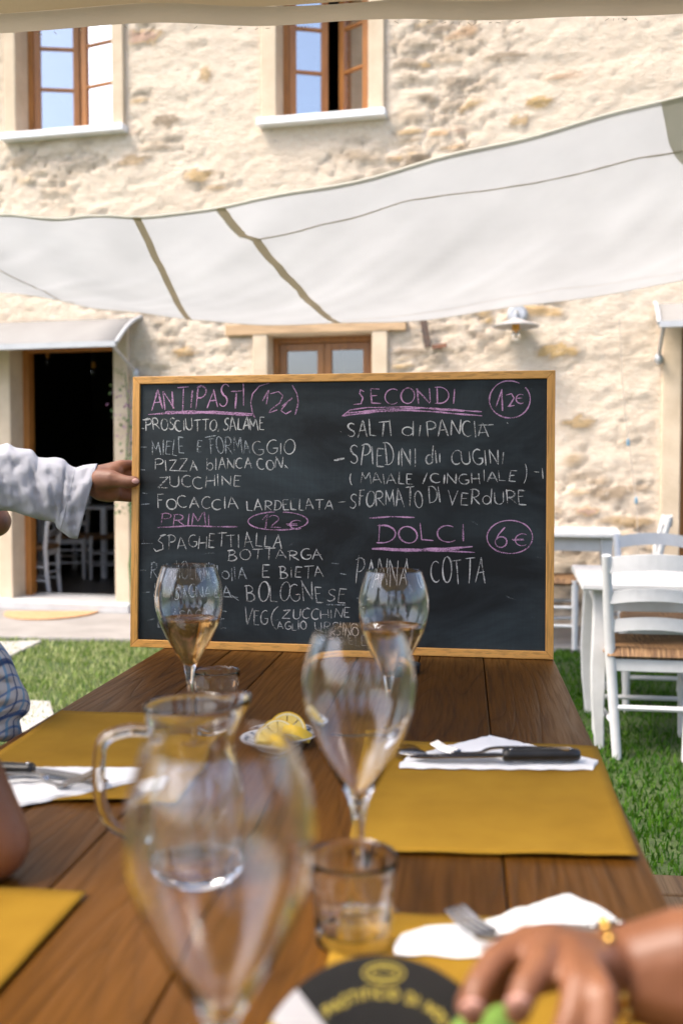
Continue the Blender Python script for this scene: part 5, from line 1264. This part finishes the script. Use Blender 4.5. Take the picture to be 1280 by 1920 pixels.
# sleeve: rings through the outline of the cuff
top = [(-100, 846), (-60, 838), (-20, 834), (0, 835), (15, 832), (28, 839), (46, 842), (60, 844), (69, 855), (74, 858), (90, 859), (105, 858), (120, 862), (129, 871), (142, 877), (157, 873), (170, 871), (183, 870)]
bot = [(-100, 962), (-60, 958), (-20, 956), (0, 957), (15, 957), (27, 959), (40, 963), (52, 967), (62, 970), (68, 972), (82, 975), (95, 977), (104, 980), (107, 988), (114, 995), (124, 1002), (132, 1008), (146, 1010)]
m = MB(); ng = 56; rows = []
T_ = smooth([V((x, y, 0)) for x, y in top], 4); B_ = smooth([V((x, y, 0)) for x, y in bot], 4); nr = len(T_)
for i in range(nr):
    f = i/(nr-1); t_ = T_[i]; b_ = B_[i]; c = (t_+b_)/2; hv = (t_-b_)/2; hp_ = hv.length
    dep = .058*(1-.25*f)
    for k in range(ng):
        a = 2*math.pi*k/ng; q = c+hv*math.cos(a); front = math.sin(a)
        fold = mn.noise((c.x*.028+math.cos(a)*1.1, math.cos(a)*2.0-c.x*.012, front*1.2))*.013+mn.noise((c.x*.07, math.cos(a)*3.6+c.x*.03, front*2))*.006
        cz_ = math.cos(a)*hp_
        for fx, fz, am, sd_ in ((.011, .034, .0050, 1), (.020, .062, .0030, 4), (.05, .10, .0012, 9)):
            al = c.x*fx+cz_*fx*.7; ac = cz_*fz-c.x*fz*.55
            nn = mn.noise((al, ac, sd_+front*.5)); fold -= am*max(0, 1-abs(nn)*4.5)**1.4
        fold += .004*math.sin(c.x*.16+math.cos(a)*3)*max(0, 1-abs(c.x-80)/90)
        if 116 < q.x-6*math.cos(a) < 121: fold -= .003
        m.v.append(wpx(q.x, q.y, .03-(dep+fold)*front))
for i in range(nr-1):
    for k in range(ng):
        a = i*ng+k; b = i*ng+(k+1) % ng; m.f.append((a, b, b+ng, a+ng))
slv = m.build('shirt_sleeve', M['linen'], wtr, world=True, ang=180, solid=.0018)
m = MB()   # cuff stitching
for off in (.55, .62):
    i = int((nr-1)*.80); 
for i, nm in ((int((nr-1)*.83), 'cuff_seam'), (nr-2, 'cuff_hem')):
    P = [m_ for m_ in (slv.data.vertices[i*ng+k].co.copy() for k in range(ng))]; P = [p+wtr.location for p in P]; c = sum(P, V())/ng
    m = MB(); m.tube([c+(p-c)*1.004+V((0, -.0008, 0)) for p in P]+[c+(P[0]-c)*1.004], .0011, 5, caps=False); m.build(nm, M['linen'], slv, world=True)
m = MB(); side = fc.cross(Zu)
m.cap(V((-1.26, 2.64, .84)), .165, V((-1.27, 2.62, 1.1)), .155); m.cap(V((-1.29, 2.60, 1.1)), .15, chest-side*.06, .14); m.cap(V((-1.24, 2.64, 1.1)), .15, chest+side*.06, .14); m.cap(chest, .12, V((-1.255, 2.585, 1.44)), .085)
m.chain([(sho, .085), (sho.lerp(elb, .5), .078), (elb+V((-.0, 0, 0)), .07), (wpx(-60, 898, .03), .066)])
m.chain([(V((-1.36, 2.74, 1.40)), .08), (V((-1.12, 2.80, 1.15)), .062)])
remeshed(m, 'shirt', M['linen'], wtr, .01, 5)
m = MB(); m.cap(V((-1.33, 2.60, .92)), .12, V((-1.18, 2.70, .92)), .12)
for s, q in ((V((-1.33, 2.60, .9)), V((-1.32, 2.58, .5))), (V((-1.18, 2.70, .9)), V((-1.14, 2.68, .5)))): m.chain([(s, .11), (q, .075), (q+V((0, .03, -.38)), .06)])
remeshed(m, 'trousers', M['trousers'], wtr, .012, 4)

def sitter(root, x0, y0, fc, arms, head, chest, pel, cloth, hair, k=1.0, vox=.006, extra=None, short=True, top_extra=None, hands=(0, 1)):
    side = fc.cross(Zu).normalized()
    kn = [pel+fc*.42+side*s*.10+V((0, 0, -.02)) for s in (-1, 1)]
    legs = [(pel+side*s*.09, kn[i], V((kn[i].x, kn[i].y, .08)), V((kn[i].x, kn[i].y, .04))+fc*.13) for i, s in enumerate((-1, 1))]
    m = MB(); body(m, pel, chest, chest.lerp(head, .45), head, fc, Zu, arms[0], arms[1], legs, k)
    if extra: extra(m)
    for i, (sh, el, wr) in enumerate(arms):
        if i in hands: dd = (wr-el).normalized(); ss = dd.cross(Zu).normalized()*(1 if i else -1); hand_relaxed(m, wr, dd, Zu, ss, k, .45)
    remeshed(m, 'body', M['skin'], root, vox, 5); face_parts(root, head, fc, Zu, k, hair)
    m = MB(); m.cap(pel-Zu*.05, .165*k, pel.lerp(chest, .5), .145*k); m.cap(pel.lerp(chest, .5), .14*k, chest-side*.07, .13*k); m.cap(pel.lerp(chest, .5), .14*k, chest+side*.07, .13*k); m.cap(chest, .11*k, chest.lerp(head, .38), .07*k)
    for sh, el, wr in arms: m.chain([(chest.lerp(sh, .5), .10*k), (sh, .078*k), (sh.lerp(el, .55), .066*k)])
    if top_extra: top_extra(m)
    remeshed(m, 'shirt', cloth, root, .008, 4)
    m = MB(); m.cap(pel-side*.09, .12, pel+side*.09, .12)
    for i, s in enumerate((-1, 1)): m.chain([(legs[i][0], .10), (kn[i], .07), (V((kn[i].x, kn[i].y, .14)), .055)])
    remeshed(m, 'trousers', M['trousers'], root, .012, 4)
# ---- plaid shirt, left side of the table, far seat
pA = thing('person', 'person in blue and white plaid shirt at the left edge, beyond the bare elbow', 'person', V((-.95, 1.62, 0)))
shA = aty(-150, 1190, 1.62); elA = aty(-95, 1352, 1.60)
sitter(pA, -.95, 1.6, V((.98, .2, 0)).normalized(), [(shA, elA, aty(-190, 1440, 1.60)), (V((-1.02, 1.95, 1.06)), V((-1.0, 2.06, .82)), V((-.84, 1.98, .74)))], V((-.97, 1.72, 1.27)), V((-1.02, 1.72, 1.00)), V((-1.10, 1.70, .57)), M['plaid'], 0)
# loose sleeve with its open hem hanging over the table edge
edge_ = [(1180, -34), (1196, -12), (1205, 0), (1216, 9), (1232, 20), (1252, 28), (1276, 38), (1300, 52), (1318, 57), (1332, 55), (1341, 48), (1345, 40), (1352, 36), (1366, 40), (1380, 42), (1390, 30)]
m = MB(); ys = np.linspace(1180, 1390, 60); ng = 48
for y in ys:
    xr = poly_at(edge_, y); xl = -150+(y-1180)*.12
    for k in range(ng):
        a = 2*math.pi*k/ng; cx = (xr+xl)/2; hx_ = (xr-xl)/2
        f = .010*mn.noise((y*.03, math.cos(a)*2.2, math.sin(a)*2))+.006*mn.noise((y*.07+3, math.cos(a)*5+y*.02, 1))
        m.v.append(aty(cx+hx_*math.cos(a), y, 1.585-(.062+f*1.6)*math.sin(a)))
for i in range(len(ys)-1):
    for k in range(ng): a = i*ng+k; b = i*ng+(k+1) % ng; m.f.append((a, b, b+ng, a+ng))
so = m.build('shirt_sleeve', M['plaiduv'], pA, world=True, ang=180, solid=.0018); ul = so.data.uv_layers.new(name='UVMap')
for pl in so.data.polygons:
    kk = [so.data.loops[l].vertex_index % ng for l in pl.loop_indices]; wrap = max(kk)-min(kk) > 2
    for l, k in zip(pl.loop_indices, kk):
        i = so.data.loops[l].vertex_index//ng; ul.data[l].uv = ((k if not (wrap and k == 0) else ng)/ng*.38+.02*math.sin(i*.08), i*.0031+.012*math.sin(k*.4))
# ---- bare elbow on the table, left side, near seat
pBn = thing('person', 'person at the left edge resting a bare elbow on the table', 'person', V((-.98, .95, 0)))
eB = atz(-16, 1580, TZ+.036); wB = eB+V((-.10, -.02, .235)); shB = V((-.80, .98, 1.06))
def exB(m): m.cap(eB, .036, eB+V((.004, 0, -.004)), .031); hand_relaxed(m, wB, (wB-eB).normalized(), V((.9, 0, .3)).normalized(), V((0, 1, 0)), 1, 1.0)
sitter(pBn, -.98, .95, V((.98, .2, 0)).normalized(), [(shB, eB, wB), (V((-.90, .68, 1.06)), V((-.70, .60, .84)), V((-.50, .62, .81)))], V((-.72, .90, 1.26)), V((-.93, .86, 1.00)), V((-1.00, .86, .57)), M['blouse'], .25, extra=exB, hands=(1,))
# ---- the reaching hand on the right
pC_ = thing('person', 'person at the right edge, bare forearm and hand holding a round card', 'person', V((.82, .45, 0)))
hp2 = lambda x, y, d: aty(x, y, d)
wC = hp2(1150, 1822, .605); eC = V((.43, .56, .845)); shC = V((.66, .46, 1.07))
def exC(m):
    m.chain([(eC, .036), (hp2(1290, 1794, .60), .0295), (wC, .0245)])
    K = [hp2(990, 1766, .590), hp2(1034, 1766, .588), hp2(1070, 1786, .575), hp2(1098, 1812, .562)]
    for q, r in zip(K, (.0112, .0115, .011, .0098)): m.cap(wC, .021, q, r)
    m.cap(wC, .024, hp2(1085, 1812, .587), .019)
    # index, middle, ring, little: two bends each, different lengths
    m.chain([(K[0], .0112), (hp2(928, 1800, .572), .0094), (hp2(893, 1855, .555), .0086), (hp2(884, 1902, .545), .0074)], 14)
    m.chain([(K[1], .0116), (hp2(1012, 1808, .558), .0098), (hp2(984, 1852, .543), .0090), (hp2(969, 1896, .533), .0078)], 14)
    m.chain([(K[2], .0108), (hp2(1082, 1842, .545), .0092), (hp2(1072, 1900, .532), .0086), (hp2(1052, 1950, .525), .0074)], 14)
    m.chain([(K[3], .0098), (hp2(1130, 1866, .535), .0085), (hp2(1132, 1925, .525), .0076), (hp2(1118, 1975, .52), .0066)], 14)
    # thumb leaves the side of the palm and closes on the card from below
    m.chain([(hp2(1050, 1800, .605), .017), (hp2(960, 1835, .600), .0135), (hp2(905, 1850, .585), .0112), (hp2(880, 1885, .570), .0092)], 14)
sitter(pC_, .82, .45, V((-.98, .2, 0)).normalized(), [(V((.90, .16, 1.06)), V((.72, .02, .84)), V((.50, .02, .81))), (shC, eC, wC)], V((.72, .32, 1.26)), V((.80, .30, 1.00)), V((.90, .28, .57)), M['blouse'], .3, vox=.003, extra=exC, hands=(0,))
for (x, y, d, rz) in ((885, 1890, .5355, .3), (970, 1882, .5245, .35)):
    m = MB(); rm = Matrix.Rotation(rz, 3, 'Y') @ Matrix.Rotation(R(40), 3, 'X'); m.ell(hp2(x, y, d), (.0068, .0028, .0095), rm, 16, 8); m.build('fingernail', M['nail'], pC_, world=True)
# bracelet: a ring of small gold beads round the wrist
axis = (hp2(1290, 1800, .60)-wC).normalized(); a1 = axis.cross(Zu).normalized(); a2 = axis.cross(a1)
bc = wC.lerp(hp2(1290, 1800, .60), .02); br = thing('bracelet', 'thin gold bead bracelet on the wrist of the reaching hand', 'bracelet', bc)
m = MB()
for k in range(17):
    a = 2*math.pi*k/17; m.ell(bc+(a1*math.cos(a)+a2*math.sin(a))*.030, (.0034,)*3, None, 10, 7)
m.build('beads', M['gold'], br, world=True); m = MB(); m.tube([bc+(a1*math.cos(2*math.pi*k/40)+a2*math.sin(2*math.pi*k/40))*.030 for k in range(41)], .0009, 6, caps=False); m.build('thread', M['gold'], br, world=True)
# ---- round printed card in the hand
cc = aty(718, 2066, .575); cR = .0815; cn = V((0.05, -.80, .62)).normalized(); cu = V((1, 0, 0))-cn*cn.x; cu.normalize(); cv = cn.cross(cu)
def CP(x, y, h=0): return cc+cu*x+cv*y+cn*h
cd = thing('round_card', 'round black printed card with gold lettering held at the bottom of the picture', 'card', cc)
def disc(m, pts, h0, h1):
    n = len(pts); o = len(m.v); m.v += [CP(x, y, h0) for x, y in pts]+[CP(x, y, h1) for x, y in pts]
    m.f.append(tuple(reversed(range(o, o+n)))); m.f.append(tuple(range(o+n, o+2*n)))
    for k in range(n): m.f.append((o+k, o+(k+1) % n, o+n+(k+1) % n, o+n+k))
circ = lambda r, a0, a1, n: [(r*math.cos(R(lerp(a0, a1, k/n))), r*math.sin(R(lerp(a0, a1, k/n)))) for k in range(n+1)]
m = MB(); disc(m, circ(cR, 0, 360, 90)[:-1], -.0012, 0); m.build('card', M['cardblack'], cd, world=True, ang=30)
def sector(a0, a1, r0, r1, h, name, mat):
    m = MB(); disc(m, circ(r1, a0, a1, 24)+list(reversed(circ(r0, a0, a1, 24))), .0001, h); m.build(name, mat, cd, world=True, smooth=False)
sector(131, 148, .028, cR-.001, .0004, 'white_print', M['cardwhite']); sector(148.5, 186, .020, cR-.001, .0004, 'yellow_print', M['cardyellow'])
sector(5, 44, .034, cR+.012, .0005, 'green_print', M['cardgreen']); sector(8, 40, .030, .050, .0008, 'teal_print', M['cardblue'])
# gold lettering in an arc, from the same stroke alphabet, and an oval emblem
m = MB(); txt = 'PASTIFICIO DI NOLI'; 
def gold(path, wd):
    o = len(m.v); n = len(path)
    for i, q in enumerate(path):
        a = path[max(0, i-1)]; b = path[min(n-1, i+1)]; dx, dy = b[0]-a[0], b[1]-a[1]; l = math.hypot(dx, dy) or 1
        m.v += [CP(q[0]-dy/l*wd, q[1]+dx/l*wd, .0005), CP(q[0]+dy/l*wd, q[1]-dx/l*wd, .0005)]
    for i in range(n-1): m.f.append((o+2*i, o+2*i+1, o+2*i+3, o+2*i+2))
ws = [NW.get(c, 1)*.0042 for c in txt]; tot = sum(ws)+.0016*len(txt); ang = R(90)+tot/2/.056-R(6)
for c, w_ in zip(txt, ws):
    for st in GL.get(c, []):
        gold([((.056+py_*.0058)*math.cos(ang-px_*w_/.056), (.056+py_*.0058)*math.sin(ang-px_*w_/.056)) for px_, py_ in st], .0006)
    ang -= (w_+.0016)/.056
for rx, ry in ((.013, .0055), (.0085, .0032)): gold([(.002+rx*math.cos(a*.2618), .0705+ry*math.sin(a*.2618)) for a in range(25)], .0005)
m.build('gold_lettering', M['goldprint'], cd, world=True, smooth=False)
